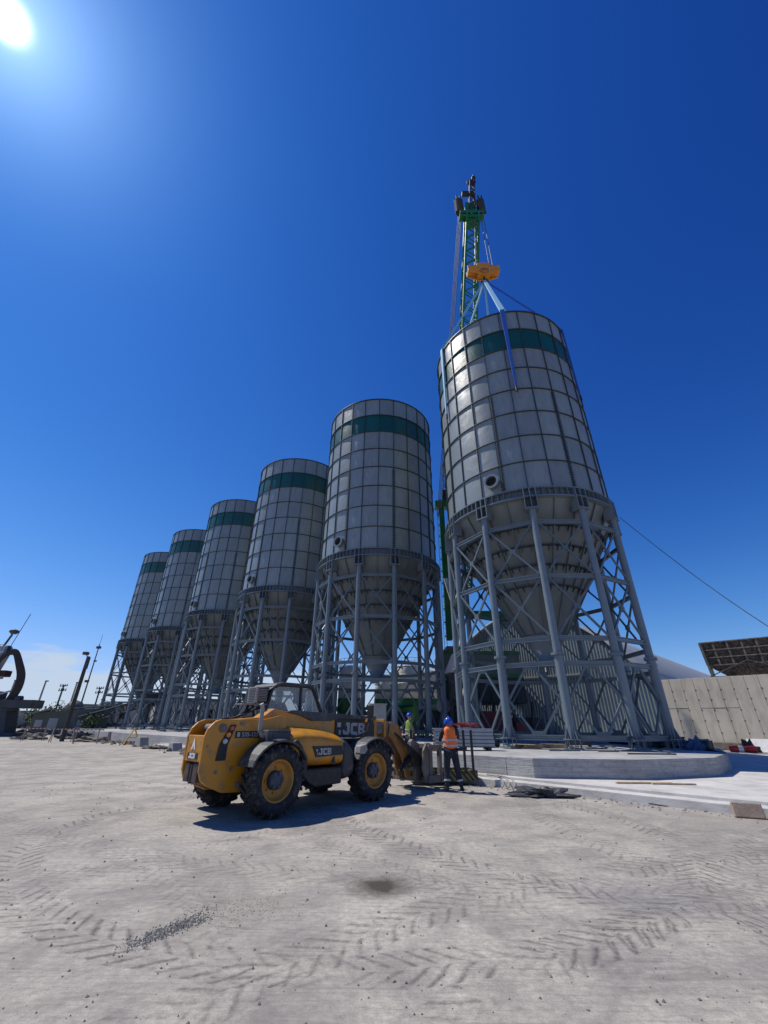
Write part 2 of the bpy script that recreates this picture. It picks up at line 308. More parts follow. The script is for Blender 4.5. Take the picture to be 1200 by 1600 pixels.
# ------------------------------------------------------------------ mesh helpers
class MB:
    def __init__(s): s.v = []; s.f = []; s.m = []; s.s = []; s.pv = None
    def add(s, vs, fs, mi=0, sm=False):
        o = len(s.v); s.v += [tuple(v) for v in vs]
        for f in fs: s.f.append(tuple(i + o for i in f)); s.m.append(mi); s.s.append(sm)
        return s
    def box(s, x0, x1, y0, y1, z0, z1, mi=0, mtx=None):
        vs = [Vector(p) for p in ((x0, y0, z0), (x1, y0, z0), (x1, y1, z0), (x0, y1, z0), (x0, y0, z1), (x1, y0, z1), (x1, y1, z1), (x0, y1, z1))]
        if mtx: vs = [mtx @ v for v in vs]
        return s.add(vs, [(0, 3, 2, 1), (4, 5, 6, 7), (0, 1, 5, 4), (1, 2, 6, 5), (2, 3, 7, 6), (3, 0, 4, 7)], mi)
    def bar(s, a, b, wdt, hgt, mi=0, up=(0, 0, 1)):
        a = Vector(a); b = Vector(b); d = (b - a).normalized(); u = Vector(up)
        if abs(d.dot(u)) > .99: u = Vector((1, 0, 0))
        x = d.cross(u).normalized(); u = x.cross(d)
        vs = []
        for p in (a, b):
            for i, j in ((-1, -1), (1, -1), (1, 1), (-1, 1)): vs.append(p + x * wdt / 2 * i + u * hgt / 2 * j)
        return s.add(vs, [(3, 2, 1, 0), (4, 5, 6, 7), (0, 1, 5, 4), (1, 2, 6, 5), (2, 3, 7, 6), (3, 0, 4, 7)], mi)
    def ibar(s, a, b, wdt, hgt, th=.02, mi=0, up=(0, 0, 1)):
        a = Vector(a); b = Vector(b); d = (b - a).normalized(); u = Vector(up); x = d.cross(u).normalized(); u = x.cross(d)
        s.bar(a, b, th, hgt - 2 * th, mi, up)
        for k in (-1, 1): s.bar(a + u * k * (hgt - th) / 2, b + u * k * (hgt - th) / 2, wdt, th, mi, up)
        return s
    def tube(s, a, b, r, n=10, mi=0, r2=None, cap=True):
        a = Vector(a); b = Vector(b); d = (b - a).normalized(); u = Vector((0, 0, 1)) if abs(d.z) < .95 else Vector((1, 0, 0))
        x = d.cross(u).normalized(); y = d.cross(x); r2 = r if r2 is None else r2
        vs = [a + (x * math.cos(k * 2 * math.pi / n) + y * math.sin(k * 2 * math.pi / n)) * r for k in range(n)] + [b + (x * math.cos(k * 2 * math.pi / n) + y * math.sin(k * 2 * math.pi / n)) * r2 for k in range(n)]
        s.add(vs, [(k, (k + 1) % n, n + (k + 1) % n, n + k) for k in range(n)], mi, True)
        if cap: s.add(vs, [tuple(range(n - 1, -1, -1)), tuple(range(n, 2 * n))], mi)
        return s
    def path(s, pts, r, n=6, mi=0):
        for a, b in zip(pts, pts[1:]): s.tube(a, b, r, n, mi, cap=True)
        return s
    def lathe(s, prof, n=32, mi=0, c=(0, 0, 0), axis='Z', sm=True, a0=0.0):
        vs = []
        for r, z in prof:
            for k in range(n):
                a = a0 + k * 2 * math.pi / n; p = (r * math.cos(a), r * math.sin(a), z)
                if axis == 'Y': p = (p[0], p[2], p[1])
                vs.append((p[0] + c[0], p[1] + c[1], p[2] + c[2]))
        fs = []
        for i in range(len(prof) - 1):
            for k in range(n):
                q = (i * n + k, i * n + (k + 1) % n, (i + 1) * n + (k + 1) % n, (i + 1) * n + k)
                fs.append(q if axis == 'Z' else q[::-1])
        return s.add(vs, fs, mi, sm)
    def prism(s, poly, axis, lo, hi, mi=0, mtx=None):
        n = len(poly)
        def P(p, t):
            v = {'Y': (p[0], t, p[1]), 'Z': (p[0], p[1], t), 'X': (t, p[0], p[1])}[axis]
            return mtx @ Vector(v) if mtx else v
        vs = [P(p, lo) for p in poly] + [P(p, hi) for p in poly]
        return s.add(vs, [tuple(range(n)), tuple(range(2 * n - 1, n - 1, -1))] + [(k, n + k, n + (k + 1) % n, (k + 1) % n) for k in range(n)], mi)
    def build(s, name, mats, parent=None, bevel=0, loc=None, fix=True, seg=2):
        me = bpy.data.meshes.new(name); me.from_pydata(s.v, [], s.f)
        if not isinstance(mats, (list, tuple)): mats = [mats]
        for m_ in mats: me.materials.append(m_)
        me.polygons.foreach_set('material_index', s.m); me.polygons.foreach_set('use_smooth', s.s)
        if s.pv:
            at = me.attributes.new('pv', 'FLOAT', 'FACE'); at.data.foreach_set('value', s.pv)
        me.update()
        if fix:
            import bmesh
            bm = bmesh.new(); bm.from_mesh(me); bmesh.ops.recalc_face_normals(bm, faces=bm.faces); bm.to_mesh(me); bm.free()
        o = bpy.data.objects.new(name, me); C.objects.link(o)
        if parent: o.parent = parent
        if loc: o.location = loc
        if bevel:
            b = o.modifiers.new('bevel', 'BEVEL'); b.width = bevel; b.segments = seg; b.limit_method = 'ANGLE'; b.angle_limit = R(40)
        return o
def tag(o, label, cat, group=None, kind=None):
    if label: o['label'] = label
    if cat: o['category'] = cat
    if group: o['group'] = group
    if kind: o['kind'] = kind
    return o
def struct(o, kind='structure'): o['kind'] = kind; return o
def thing(name, label, cat, loc=(0, 0, 0), rz=0, group=None):
    o = bpy.data.objects.new(name, None); C.objects.link(o); o.location = loc; o.rotation_euler = (0, 0, rz); o.empty_display_size = .3
    return tag(o, label, cat, group)
def inst(src, parent, loc=(0, 0, 0), rot=(0, 0, 0), name=None):
    o = bpy.data.objects.new(name or src.name.split('.')[0], src.data); C.objects.link(o); o.parent = parent; o.location = loc; o.rotation_euler = rot
    for md in src.modifiers:
        if md.type == 'BEVEL':
            b = o.modifiers.new('bevel', 'BEVEL'); b.width = md.width; b.segments = md.segments; b.limit_method = 'ANGLE'; b.angle_limit = md.angle_limit
    return o
def copy_tree(o, parent=None):
    c = o.copy(); C.objects.link(c); c.parent = parent
    for ch in list(o.children): copy_tree(ch, c)
    return c
def text(name, body, size, m_, parent, mtx, extrude=.004, offset=.012, shear=0, sx=1.0):
    cu = bpy.data.curves.new(name, 'FONT'); cu.body = body; cu.size = size; cu.extrude = extrude; cu.offset = offset; cu.shear = shear
    to = bpy.data.objects.new('tmp', cu); C.objects.link(to)
    dg = bpy.context.evaluated_depsgraph_get(); me = bpy.data.meshes.new_from_object(to.evaluated_get(dg)); bpy.data.objects.remove(to)
    for v in me.vertices: v.co.x *= sx
    me.name = name; me.materials.clear(); me.materials.append(m_)
    o = bpy.data.objects.new(name, me); C.objects.link(o); o.parent = parent; o.matrix_local = mtx
    return o
def lumpy(cx, cy, cz, rx, ry, rz, n=10, amp=.25, seed=0, flat=True):
    mb = MB(); vs = []; fs = []; k = n * 2
    for i in range(n + 1):
        th = math.pi * i / n
        for j in range(k):
            ph = 2 * math.pi * j / k; p = Vector((math.sin(th) * math.cos(ph), math.sin(th) * math.sin(ph), math.cos(th)))
            q = 1 + amp * noise.noise(p * 2.2 + Vector((seed * 3.1, seed, 0))) * 2
            zz = p.z * rz * q
            if flat and zz < 0: zz *= .15
            vs.append((cx + p.x * rx * q, cy + p.y * ry * q, cz + zz))
    for i in range(n):
        for j in range(k): fs.append((i * k + j, (i + 1) * k + j, (i + 1) * k + (j + 1) % k, i * k + (j + 1) % k))
    mb.add(vs, fs); return mb

# ------------------------------------------------------------------ layout frame
RA = R(134.83); E_ = Vector((math.cos(RA), math.sin(RA), 0)); Nn = Vector((math.sin(RA), -math.cos(RA), 0))   # along the row, away from the yard
S6 = Vector((8.9, 23.31, 0)); SP = 13.215; PADZ = .74
silo_c = [S6 + E_ * SP * k for k in range(6)]
def en(e, n, z=0): return Vector((0, 0, z)) + E_ * e + Nn * n
S6e = S6.dot(E_); S6n = S6.dot(Nn)
ROWM = Matrix.Rotation(RA, 4, 'Z')     # local x = along row, local y = towards the yard (minus n)

# ------------------------------------------------------------------ ground
mb = MB(); mb.add([(-3000, -3000, 0), (3000, -3000, 0), (3000, 3000, 0), (-3000, 3000, 0)], [(0, 1, 2, 3)])
struct(mb.build('ground', M['yard'], fix=False))
# raised paving behind a two-step kerb
mb = MB()
e0, e1 = -60, 62
def slab(n0, n1, z0, z1, ea=e0, eb=e1, mi=0):
    vs = [en(ea, n0, z0), en(eb, n0, z0), en(eb, n1, z0), en(ea, n1, z0), en(ea, n0, z1), en(eb, n0, z1), en(eb, n1, z1), en(ea, n1, z1)]
    mb.add(vs, [(0, 3, 2, 1), (4, 5, 6, 7), (0, 1, 5, 4), (1, 2, 6, 5), (2, 3, 7, 6), (3, 0, 4, 7)], mi)
slab(12.42, 12.85, -.2, .17, -40, 36)
slab(12.85, 90, -.2, .235, -60, 36)
struct(mb.build('paving', M['pads'], bevel=.012))
# foundation pads
mb = MB()
poly = [(-6, 12.98), (9.7, 12.96)]
def pnt(p): return (p.x, p.y)
P6 = [(4.44, 14.08), (7.5, 13.9), (10.5, 15.05), (12.9, 17.7), (15.0, 21.0), (15.6, 25.5), (13.5, 30.0)]
eC = Vector((4.44, 14.08, 0)).dot(E_)
P6 += [pnt(en(S6e + 4, S6n + 9.5)), pnt(en(eC + 1.0, S6n + 9.5)), pnt(en(eC + .9, 13.1))]
mb.prism(P6, 'Z', .0, PADZ)
struct(mb.build('foundation_pad', M['padtop'], bevel=.015))
segs = [(eC + .92, 27.5, 13.12, .72), (27.54, 30.2, 13.3, .705), (30.24, 47.5, 13.0, .715), (47.54, 50.5, 13.35, .7), (50.54, 71.5, 13.1, .715), (71.54, 84, 13.3, .70)]
for i, (ea, eb, nf, zt) in enumerate(segs):
    mb = MB(); slab(nf, S6n + 9.4, 0, zt, ea, eb)
    struct(mb.build('foundation_pad', M['padtop'], bevel=.015))

# ------------------------------------------------------------------ silos
NP, RB = 24, 4.75
PH = R(14.2)
def pol(r, a, z): return Vector((r * math.cos(a), r * math.sin(a), z))
ZB, ZR0, ROW = 12.85 - PADZ, 12.30 - PADZ, 1.757
def panels(rows, name, m_, parent):
    b = MB(); pv = []; sub = 4
    for r_ in rows:
        z0 = ZB + ROW * r_; z1 = z0 + ROW
        for k in range(NP):
            a0 = PH + k * 2 * math.pi / NP; a1 = a0 + 2 * math.pi / NP
            g = rnd.random(); vs = []
            bow = rnd.uniform(.0, .03); tiltp = rnd.uniform(-.010, .010)
            for j in range(4):
                zz = z0 + (z1 - z0) * j / 3; bz = math.sin(math.pi * j / 3)
                for i in range(sub + 1):
                    a = a0 + (a1 - a0) * i / sub; bx = math.sin(math.pi * i / sub)
                    vs.append(pol(RB + bow * bx * bz + tiltp * (i / sub - .5) * 2, a, zz))
            fs = [(j * (sub + 1) + i, j * (sub + 1) + i + 1, (j + 1) * (sub + 1) + i + 1, (j + 1) * (sub + 1) + i) for j in range(3) for i in range(sub)]
            b.add(vs, fs, 0, True); pv += [g] * len(fs)
    b.pv = pv
    return b.build(name, m_, parent, fix=False)
silo = thing('cement_silo', None, 'silo')
panels([0, 1, 2, 3, 4, 5], 'shell', M['panel'], silo)
panels([7], 'top_course', M['panel'], silo)
panels([6], 'green_band', M['green'], silo)
# seams: upright and ring flanges
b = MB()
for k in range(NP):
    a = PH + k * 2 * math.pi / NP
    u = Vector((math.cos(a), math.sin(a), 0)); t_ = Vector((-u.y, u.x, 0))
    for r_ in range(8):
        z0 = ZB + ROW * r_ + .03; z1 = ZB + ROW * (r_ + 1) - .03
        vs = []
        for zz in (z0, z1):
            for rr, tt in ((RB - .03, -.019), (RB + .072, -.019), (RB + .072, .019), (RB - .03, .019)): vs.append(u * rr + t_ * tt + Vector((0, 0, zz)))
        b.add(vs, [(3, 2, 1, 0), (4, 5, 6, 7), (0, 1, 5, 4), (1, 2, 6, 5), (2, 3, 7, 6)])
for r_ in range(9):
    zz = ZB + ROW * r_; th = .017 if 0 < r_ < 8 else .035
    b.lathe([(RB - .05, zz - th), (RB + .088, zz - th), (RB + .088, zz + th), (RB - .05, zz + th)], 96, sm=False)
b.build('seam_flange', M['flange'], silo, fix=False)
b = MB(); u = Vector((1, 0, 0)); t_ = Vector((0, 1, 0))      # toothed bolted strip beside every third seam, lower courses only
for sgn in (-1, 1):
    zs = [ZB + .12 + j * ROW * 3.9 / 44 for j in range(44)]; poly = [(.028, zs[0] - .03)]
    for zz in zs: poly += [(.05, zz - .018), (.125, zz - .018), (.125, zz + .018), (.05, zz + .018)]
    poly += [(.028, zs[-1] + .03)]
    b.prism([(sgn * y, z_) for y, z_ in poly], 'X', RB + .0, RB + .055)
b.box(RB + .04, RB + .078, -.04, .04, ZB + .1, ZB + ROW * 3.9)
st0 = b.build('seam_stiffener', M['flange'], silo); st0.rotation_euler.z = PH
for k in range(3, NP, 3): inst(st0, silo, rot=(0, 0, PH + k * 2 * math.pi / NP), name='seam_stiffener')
b = MB(); b.lathe([(0.01, ZB + ROW * 8 - .5), (RB - .1, ZB + ROW * 8 - .9), (RB - .1, ZB), (RB - .06, ZB), (RB - .06, ZB + ROW * 8), (RB + .02, ZB + ROW * 8)], 72)
b.build('roof', M['galv'], silo, fix=False)
# ring beam
b = MB()
for z_, r1 in ((ZR0, RB + .27), (ZB - .02, RB + .24)):
    b.lathe([(RB - .1, z_ - .03), (r1, z_ - .03), (r1, z_ + .03), (RB - .1, z_ + .03), (RB - .1, z_ - .03)], 96, sm=False)
b.lathe([(RB + .012, ZR0), (RB + .012, ZB)], 96)
for k in range(96):
    a = PH + k * 2 * math.pi / 96; u = pol(1, a, 0)
    b.bar(u * (RB + .12) + Vector((0, 0, ZR0)), u * (RB + .12) + Vector((0, 0, ZB)), .02, .22, up=u)
b.build('ring_beam', M['steel'], silo, fix=False)
# hopper cone
ZC1, RC1, ZS, RS = 5.93 - PADZ, 1.05, 4.45 - PADZ, .36
def rc(z_): return RC1 + (RB - .02 - RC1) * (z_ - ZC1) / (ZR0 - ZC1)
b = MB(); lev = [ZR0, 11.0 - PADZ, 10.1 - PADZ, 9.2 - PADZ, 8.25 - PADZ, ZC1]
b.lathe([(rc(z_), z_) for z_ in lev], 96)
b.build('hopper_cone', M['cone'], silo, fix=False)
b = MB()
for k in range(NP):
    a = PH + k * 2 * math.pi / NP; u = pol(1, a, 0)
    if k % 2 and False: continue
    zt, zb = (ZR0, ZC1) if k % 2 == 0 else (ZR0, lev[4])
    b.bar(u * (rc(zt) + .03) + Vector((0, 0, zt)), u * (rc(zb) + .03) + Vector((0, 0, zb)), .05, .16, up=u)
b.build('cone_rib', M['cone'], silo, fix=False)
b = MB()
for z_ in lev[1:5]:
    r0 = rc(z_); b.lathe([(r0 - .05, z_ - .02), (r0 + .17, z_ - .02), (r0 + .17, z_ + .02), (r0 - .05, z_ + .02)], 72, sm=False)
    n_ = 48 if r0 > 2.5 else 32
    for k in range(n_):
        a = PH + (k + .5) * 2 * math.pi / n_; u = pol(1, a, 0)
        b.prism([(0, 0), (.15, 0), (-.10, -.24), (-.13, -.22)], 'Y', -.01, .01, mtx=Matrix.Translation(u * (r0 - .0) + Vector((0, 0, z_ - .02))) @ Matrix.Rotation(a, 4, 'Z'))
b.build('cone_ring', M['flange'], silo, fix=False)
b = MB(); b.lathe([(RC1 + .03, ZC1 + .05), (RC1 + .1, ZC1 + .05), (RC1 + .1, ZC1 - .02), (RC1 + .02, ZC1 - .02), (RS, ZS + .06), (RS + .1, ZS + .06), (RS + .1, ZS), (.01, ZS)], 40)
b.build('outlet_spout', M['steel'], silo, fix=False)
# inlet pipe
PA = R(-127); u = pol(1, PA, 0)
b = MB(); zc = 13.66 - PADZ; c0 = u * (RB - .25) + Vector((0, 0, zc)); c1 = u * (RB + .36) + Vector((0, 0, zc))
b.tube(c0, c1, .36, 28, cap=False)
x_ = Vector((-u.y, u.x, 0)); y_ = Vector((0, 0, 1))
for ra, rb_, cc, dz in ((.36, .43, c1, 0), (.30, .43, c1, .05)): pass
ringv = []; nseg = 28
for cc, rr in ((c1 - u * .05, .36), (c1 - u * .05, .44), (c1, .44), (c1, .31), (c1 - u * .5, .31)):
    for k in range(nseg): ringv.append(cc + (x_ * math.cos(k * 2 * math.pi / nseg) + y_ * math.sin(k * 2 * math.pi / nseg)) * rr)
b.add(ringv, [(i * nseg + k, i * nseg + (k + 1) % nseg, (i + 1) * nseg + (k + 1) % nseg, (i + 1) * nseg + k) for i in range(4) for k in range(nseg)])
o_ = b.build('inlet_pipe', M['steel'], silo)
b = MB(); b.add([c1 - u * .16 + (x_ * math.cos(k * 2 * math.pi / nseg) + y_ * math.sin(k * 2 * math.pi / nseg)) * .31 for k in range(nseg)], [tuple(range(nseg))])  # black disc stands in for the shade inside the pipe
b.build('pipe_mouth_shade', M['void'], o_, fix=False)
# legs
RL = 4.86
ZT = 11.6 - PADZ; ZSP = 4.4 - PADZ
b = MB(); b.tube((0, 0, .42), (0, 0, ZSP - .03), .185, 20); b.tube((0, 0, ZSP + .03), (0, 0, ZT), .165, 20)
leg_src = b.build('leg', M['steel'], silo, loc=pol(RL, PH, 0))
b = MB(); b.tube((0, 0, ZSP - .045), (0, 0, ZSP), .28, 20); b.tube((0, 0, ZSP + .005), (0, 0, ZSP + .05), .28, 20)
for k in range(10):
    p = pol(.235, k * .628, 0); b.tube(p + Vector((0, 0, ZSP - .09)), p + Vector((0, 0, ZSP + .09)), .018, 6)
b.build('splice_flange', M['steel'], leg_src)
b = MB(); b.tube((0, 0, .36), (0, 0, .40), .36, 16)
for k in range(8):
    a = k * math.pi / 4; p = pol(.29, a + .39, 0); b.tube(p + Vector((0, 0, .0)), p + Vector((0, 0, .46)), .02, 6)
    b.prism([(.16, .40), (.34, .40), (.18, .85), (.16, .85)], 'Y', -.012, .012, mtx=Matrix.Rotation(a, 4, 'Z'))
b.box(-.33, .33, -.33, .33, .0, .05)
b.build('base_plate', M['steel'], leg_src)
b = MB()
for y in (-.30, 0, .30): b.box(-.30, .22, y - .02, y + .02, ZT - .0, ZB - .08)
b.box(-.32, .26, -.33, .33, ZT - .03, ZT + .03); b.box(-.25, .215, -.29, .29, ZR0 - .02, ZR0 + .02)
b.box(-.29, -.24, -.28, .28, ZT + .03, ZR0)
brk = b.build('leg_bracket', M['steel'], silo, loc=pol(RL, PH, 0))
# bay frame: x to the outside, y along the chord
half = RL * math.sin(R(15)) - .17; RM = RL * math.cos(R(15))
def ztr(zw): return zw - PADZ
levels = [10.88, 8.0, 5.1, 4.03, 1.16]
def bay_bars(kind):
    b = MB()
    if kind == 'beam': b.ibar((0, -half, 0), (0, half, 0), .16, .20, .03)
    if kind == 'xt':
        h = levels[0] - levels[1] - .2
        b.bar((-.03, -half, -h), (-.03, half, 0), .07, .09); b.bar((.05, half, -h), (.05, -half, 0), .07, .09); b.box(-.05, .07, -.14, .14, -h / 2 - .12, -h / 2 + .12)
    if kind == 'dia':
        h = levels[3] - levels[4] - .2
        for sy in (-1, 1):
            b.bar((0, sy * .16, 0), (0, sy * half, -h / 2), .08, .09); b.bar((0, sy * half, -h / 2), (0, sy * .16, -h), .08, .09)
        b.box(-.02, .03, -.3, .3, -.12, .06); b.box(-.02, .03, -.3, .3, -h - .06, -h + .14)
    return b
beam_s = xt_s = dia_s = None
for k in range(12):
    a = PH + R(30 * k); am = a + R(15)
    if k:
        l_ = inst(leg_src, silo, pol(RL, a, 0), (0, 0, a - PH), 'leg')
        for ch in leg_src.children: inst(ch, l_, name=ch.name.split('.')[0])
        inst(brk, silo, pol(RL, a, 0), (0, 0, a), 'leg_bracket')
    for zl in levels:
        if beam_s is None: beam_s = bay_bars('beam').build('beam', M['steel'], silo, loc=pol(RM, am, ztr(zl))); beam_s.rotation_euler.z = am
        else: inst(beam_s, silo, pol(RM, am, ztr(zl)), (0, 0, am), 'beam')
    for zl in levels[:2]:
        loc = pol(RM, am, ztr(zl) - .1)
        if xt_s is None: xt_s = bay_bars('xt').build('cross_brace', M['steeld'], silo, loc=loc); xt_s.rotation_euler.z = am
        else: inst(xt_s, silo, loc, (0, 0, am), 'cross_brace')
    loc = pol(RM, am, ztr(levels[3]) - .1)
    if dia_s is None: dia_s = bay_bars('dia').build('diamond_brace', M['steeld'], silo, loc=loc); dia_s.rotation_euler.z = am
    else: inst(dia_s, silo, loc, (0, 0, am), 'diamond_brace')
brk.rotation_euler.z = PH
labels = ['nearest and tallest looking silo, with blue slings from the orange hook block over its rim',
          'grey panelled silo standing right behind the telehandler, second from the right end of the row',
          'grey panelled silo third from the right, its cone end just above the telehandler cab',
          'grey panelled silo fourth from the right, above the rear end of the telehandler',
          'grey panelled silo next to the leftmost one, partly hidden by its right hand neighbour',
          'leftmost and smallest looking grey silo at the far end of the row']
for k, c in enumerate(silo_c):
    s_ = silo if k == 0 else copy_tree(silo)
    s_.location = (c.x, c.y, PADZ); s_.scale = (1, 1, .985 if k == 0 else 1.012)
    tag(s_, labels[k], 'silo', 'row of six grey cement silos')
SC6 = .985
ZRIM = PADZ + (ZB + ROW * 8 + .04) * SC6

# ------------------------------------------------------------------ crane behind the near silo
T_ = Vector((8.85, 23.9, 48.6)); B_ = Vector((7.15, 37.3, 12.6))
cr = thing('mobile_crane', 'green lattice boom crane standing behind the nearest silo', 'crane', (6.6, 38.5, .235))
def wl(p): return Vector(p) - Vector((6.6, 38.5, .235))
def lattice(mb, a, b, w0, w1, nseg, chord=.07, lace=.035, side=Vector((1, 0, 0))):
    a = Vector(a); b = Vector(b); d = (b - a).normalized(); x = (side - d * side.dot(d)).normalized(); y = d.cross(x)
    def cp(t, i, j): wd = w0 + (w1 - w0) * t; return a + (b - a) * t + x * i * wd / 2 + y * j * wd / 2
    for i, j in ((-1, -1), (1, -1), (1, 1), (-1, 1)): mb.tube(cp(0, i, j), cp(1, i, j), chord, 8)
    for s in range(nseg):
        t0, t1 = s / nseg, (s + 1) / nseg; tm = (t0 + t1) / 2
        for (i0, j0), (i1, j1) in (((-1, -1), (1, -1)), ((1, -1), (1, 1)), ((1, 1), (-1, 1)), ((-1, 1), (-1, -1))):
            mb.tube(cp(t0, i0, j0), cp(tm, i1, j1), lace, 5, cap=False); mb.tube(cp(tm, i1, j1), cp(t1, i0, j0), lace, 5, cap=False)
mb = MB(); lattice(mb, wl(B_), wl(T_), 1.7, 1.2, 26, .125, .06); mb.build('boom', M['crane'], cr, fix=False)
mb = MB()
for sx in (-1, 1):
    mb.prism([(-1.2, 48.3), (-.4, 47.6), (.4, 47.6), (1.2, 48.3), (1.2, 48.8), (-1.2, 48.8)], 'Y', -.5 + sx * .3 - .05, -.5 + sx * .3 + .05, mtx=Matrix.Translation(wl((8.75, 24.3, 0))))
mb.box(-1.25, 1.25, -.85, -.1, 48.1, 48.3, mtx=Matrix.Translation(wl((8.75, 24.3, 0))))
mb.box(-.45, .45, -.7, .1, 47.2, 50.6, mtx=Matrix.Translation(wl((8.75, 24.3, 0))))
mb.build('boom_head', M['crane'], cr)
for sx in (-1, 1):
    mb = MB(); cx = 8.78 + sx * 1.15
    for k in range(7): mb.lathe([(.05, 0), (.42, 0), (.42, .05), (.36, .09), (.42, .13), (.42, .16), (.05, .16)], 16, c=wl((cx, 23.85, 49.2 + k * .3)))
    mb.tube(wl((cx, 23.85, 48.9)), wl((cx, 23.85, 51.5)), .12, 10)
    for dx in (-.42, .42): mb.bar(wl((cx + dx, 23.85, 48.9)), wl((cx + dx, 23.85, 51.6)), .05, .08)
    for dx in (-.2, .15): mb.bar(wl((cx + dx, 23.6, 51.3)), wl((cx + dx, 23.6, 51.9)), .1, .12)
    mb.build('sheave_stack', M['craned'], cr)
mb = MB(); lattice(mb, wl((8.9, 23.8, 49.2)), wl((9.3, 23.6, 54.6)), .62, .42, 7, .06, .035); mb.box(8.1 - 6.6, 9.5 - 6.6, -14.9, -14.5, 52.2, 52.6); mb.build('top_mast', M['craned'], cr, fix=False)
mb = MB(); mb.lathe([(.05, -.1), (.5, -.1), (.5, .1), (.05, .1)], 20, axis='Y', c=wl((9.25, 23.6, 54.6))); mb.box(2.95, 3.05, -15.0, -14.6, 53.8, 55.9); mb.box(2.75, 3.15, -15.1, -14.6, 54.9, 55.3); mb.build('top_sheave', M['craned'], cr)
mb = MB()
for p, q in (((9.0, 23.5, 48.3), (8.35, 23.6, 39.3)), ((9.1, 23.5, 48.3), (8.5, 23.6, 39.3)), ((9.6, 23.5, 48.6), (9.6, 23.55, 39.3)), ((9.85, 23.5, 49.0), (9.92, 23.55, 39.3))): mb.tube(wl(p), wl(q), .035, 6)
for k in range(4): mb.tube(wl((7.55 + .12 * k, 24.2, 49.5)), wl((5.4 + .12 * k, 37.4, 20.2)), .035, 5)
mb.build('hoist_rope', M['rope'], cr, fix=False)
mb = MB()      # tower with head platform, cab and slewing house
mb.box(-.95, -.45, -1.2, -.6, 8, 22.1); mb.box(-1.35, -.1, -1.35, -.45, 21.2, 21.9); mb.box(-.45, .9, -1.3, -.9, 10.2, 12.9)
mb.build('tower', M['crane'], cr, bevel=.03)
mb = MB(); mb.box(-.55, -.05, -1.3, -.7, 21.9, 23.2); lattice(mb, (-.2, -1, 23), (-.2, -1, 26.5), .3, .2, 5, .03, .02); mb.build('tower_sheave', M['craned'], cr)
mb = MB()
for k in range(36): mb.bar((-1.22, -1.35, 6.5 + k * .4), (-.98, -1.35, 6.5 + k * .4), .02, .02)
for x in (-1.22, -.98): mb.tube((x, -1.35, 6), (x, -1.35, 21.2), .022, 5)
for k in range(12): mb.box(-1.15, -1.03, -1.42, -1.3, 7 + k * 1.2, 7.12 + k * 1.2)
mb.build('ladder', M['rope'], cr, fix=False)
mb = MB(); mb.prism([(-.2, 11.4), (.9, 11.4), (.9, 12.9), (.1, 13.0), (-.35, 12.6)], 'Y', -3.0, -1.4); mb.build('cab', M['craned'], cr, bevel=.05)
mb = MB(); mb.bar((-.95, -2.4, 13.2), (-.45, -2.3, 11.2), .12, .35); mb.tube((.1, -2.4, 13.0), (2.4, -2.4, 13.3), .07, 8); mb.build('white_fairing', M['white'], cr)
mb = MB(); mb.box(-1.6, 4.8, -2.5, 3.0, 4.9, 6.9); mb.box(-1.2, .2, -2.2, 1, 6.9, 7.3); mb.build('machinery_house', mat('house_grey', (.12, .125, .10), .6, var=.2, scale=1), cr, bevel=.05)
mb = MB(); mb.box(-1.65, 4.85, -2.56, 3.06, 6.6, 6.85); mb.box(.6, 4.6, -2.7, -2.5, 9.5, 10.2); mb.box(-1.65, 4.85, -2.56, 3.06, 4.8, 5.05); mb.build('green_trim', M['crane'], cr, bevel=.02)
mb = MB(); mb.box(-1.5, 4.9, -2.6, 2.6, 2.9, 4.8)
for x in (-1.2, .4, 2.0, 3.6, 5.0):
    mb.lathe([(.2, -.25), (.62, -.25), (.7, -.1), (.7, .1), (.62, .25), (.2, .25)], 16, axis='Y', c=(x, -2.9, .72))
    mb.tube((x, -2.8, 1.4), (x + .3, -2.6, 3.0), .09, 6)
mb.box(-2.0, 6.0, -2.4, 2.4, 1.1, 1.9)
for k in range(12): mb.tube((-1.5 + .5 * k, -2.75, 2.0), (-1.3 + .5 * k, -2.75, 3.4 + .5 * math.sin(k * 3)), .05, 5)
mb.build('undercarriage', M['craned'], cr)
mb = MB(); mb.box(1.0, 3.2, -3.3, -2.7, .3, 2.3); mb.box(3.6, 4.6, -3.2, -2.7, .4, 1.6); mb.build('counterweight', mat('dark_red_paint', (.16, .02, .022), .6), cr, bevel=.04)
mb = MB(); mb.box(.72, 1.02, -3.75, -3.72, 2.35, 3.0); mb.build('warning_plate', M['redwhite'], cr)

# hook block and slings
HK = Vector((8.95, 23.6, 37.4))
hb = thing('hook_block', 'orange crane hook block hanging above the nearest silo', 'hook block', (HK.x, HK.y, 37.2)); hb.scale = (1.12, 1.12, 1.0)
mb = MB()
for y in (-.32, .26): mb.prism([(-1.3, 2.0), (-.55, 2.0), (-.5, 2.4), (.5, 2.4), (.55, 2.0), (1.3, 2.0), (1.3, 1.25), (.35, .75), (-.35, .75), (-1.3, 1.25)], 'Y', y, y + .06)
mb.box(-.5, .5, -.26, .26, .95, 2.3); mb.box(-1.28, 1.28, -.26, .26, 1.3, 1.7)
mb.build('block_body', M['hook'], hb, bevel=.02)
for x in (-.95, -.65, .65, .98):
    mb = MB(); mb.lathe([(.04, -.2), (.32, -.2), (.32, .2), (.04, .2)], 18, axis='Y', c=(x, 0, 1.95)); mb.build('sheave', M['craned'], hb)
mb = MB(); mb.lathe([(.01, -.03), (.34, -.03), (.34, .03), (.01, .03)], 24, axis='Y', c=(0, -.36, 1.15)); mb.build('round_plate', mat('dark_orange', (.4, .15, .02), .5), hb)
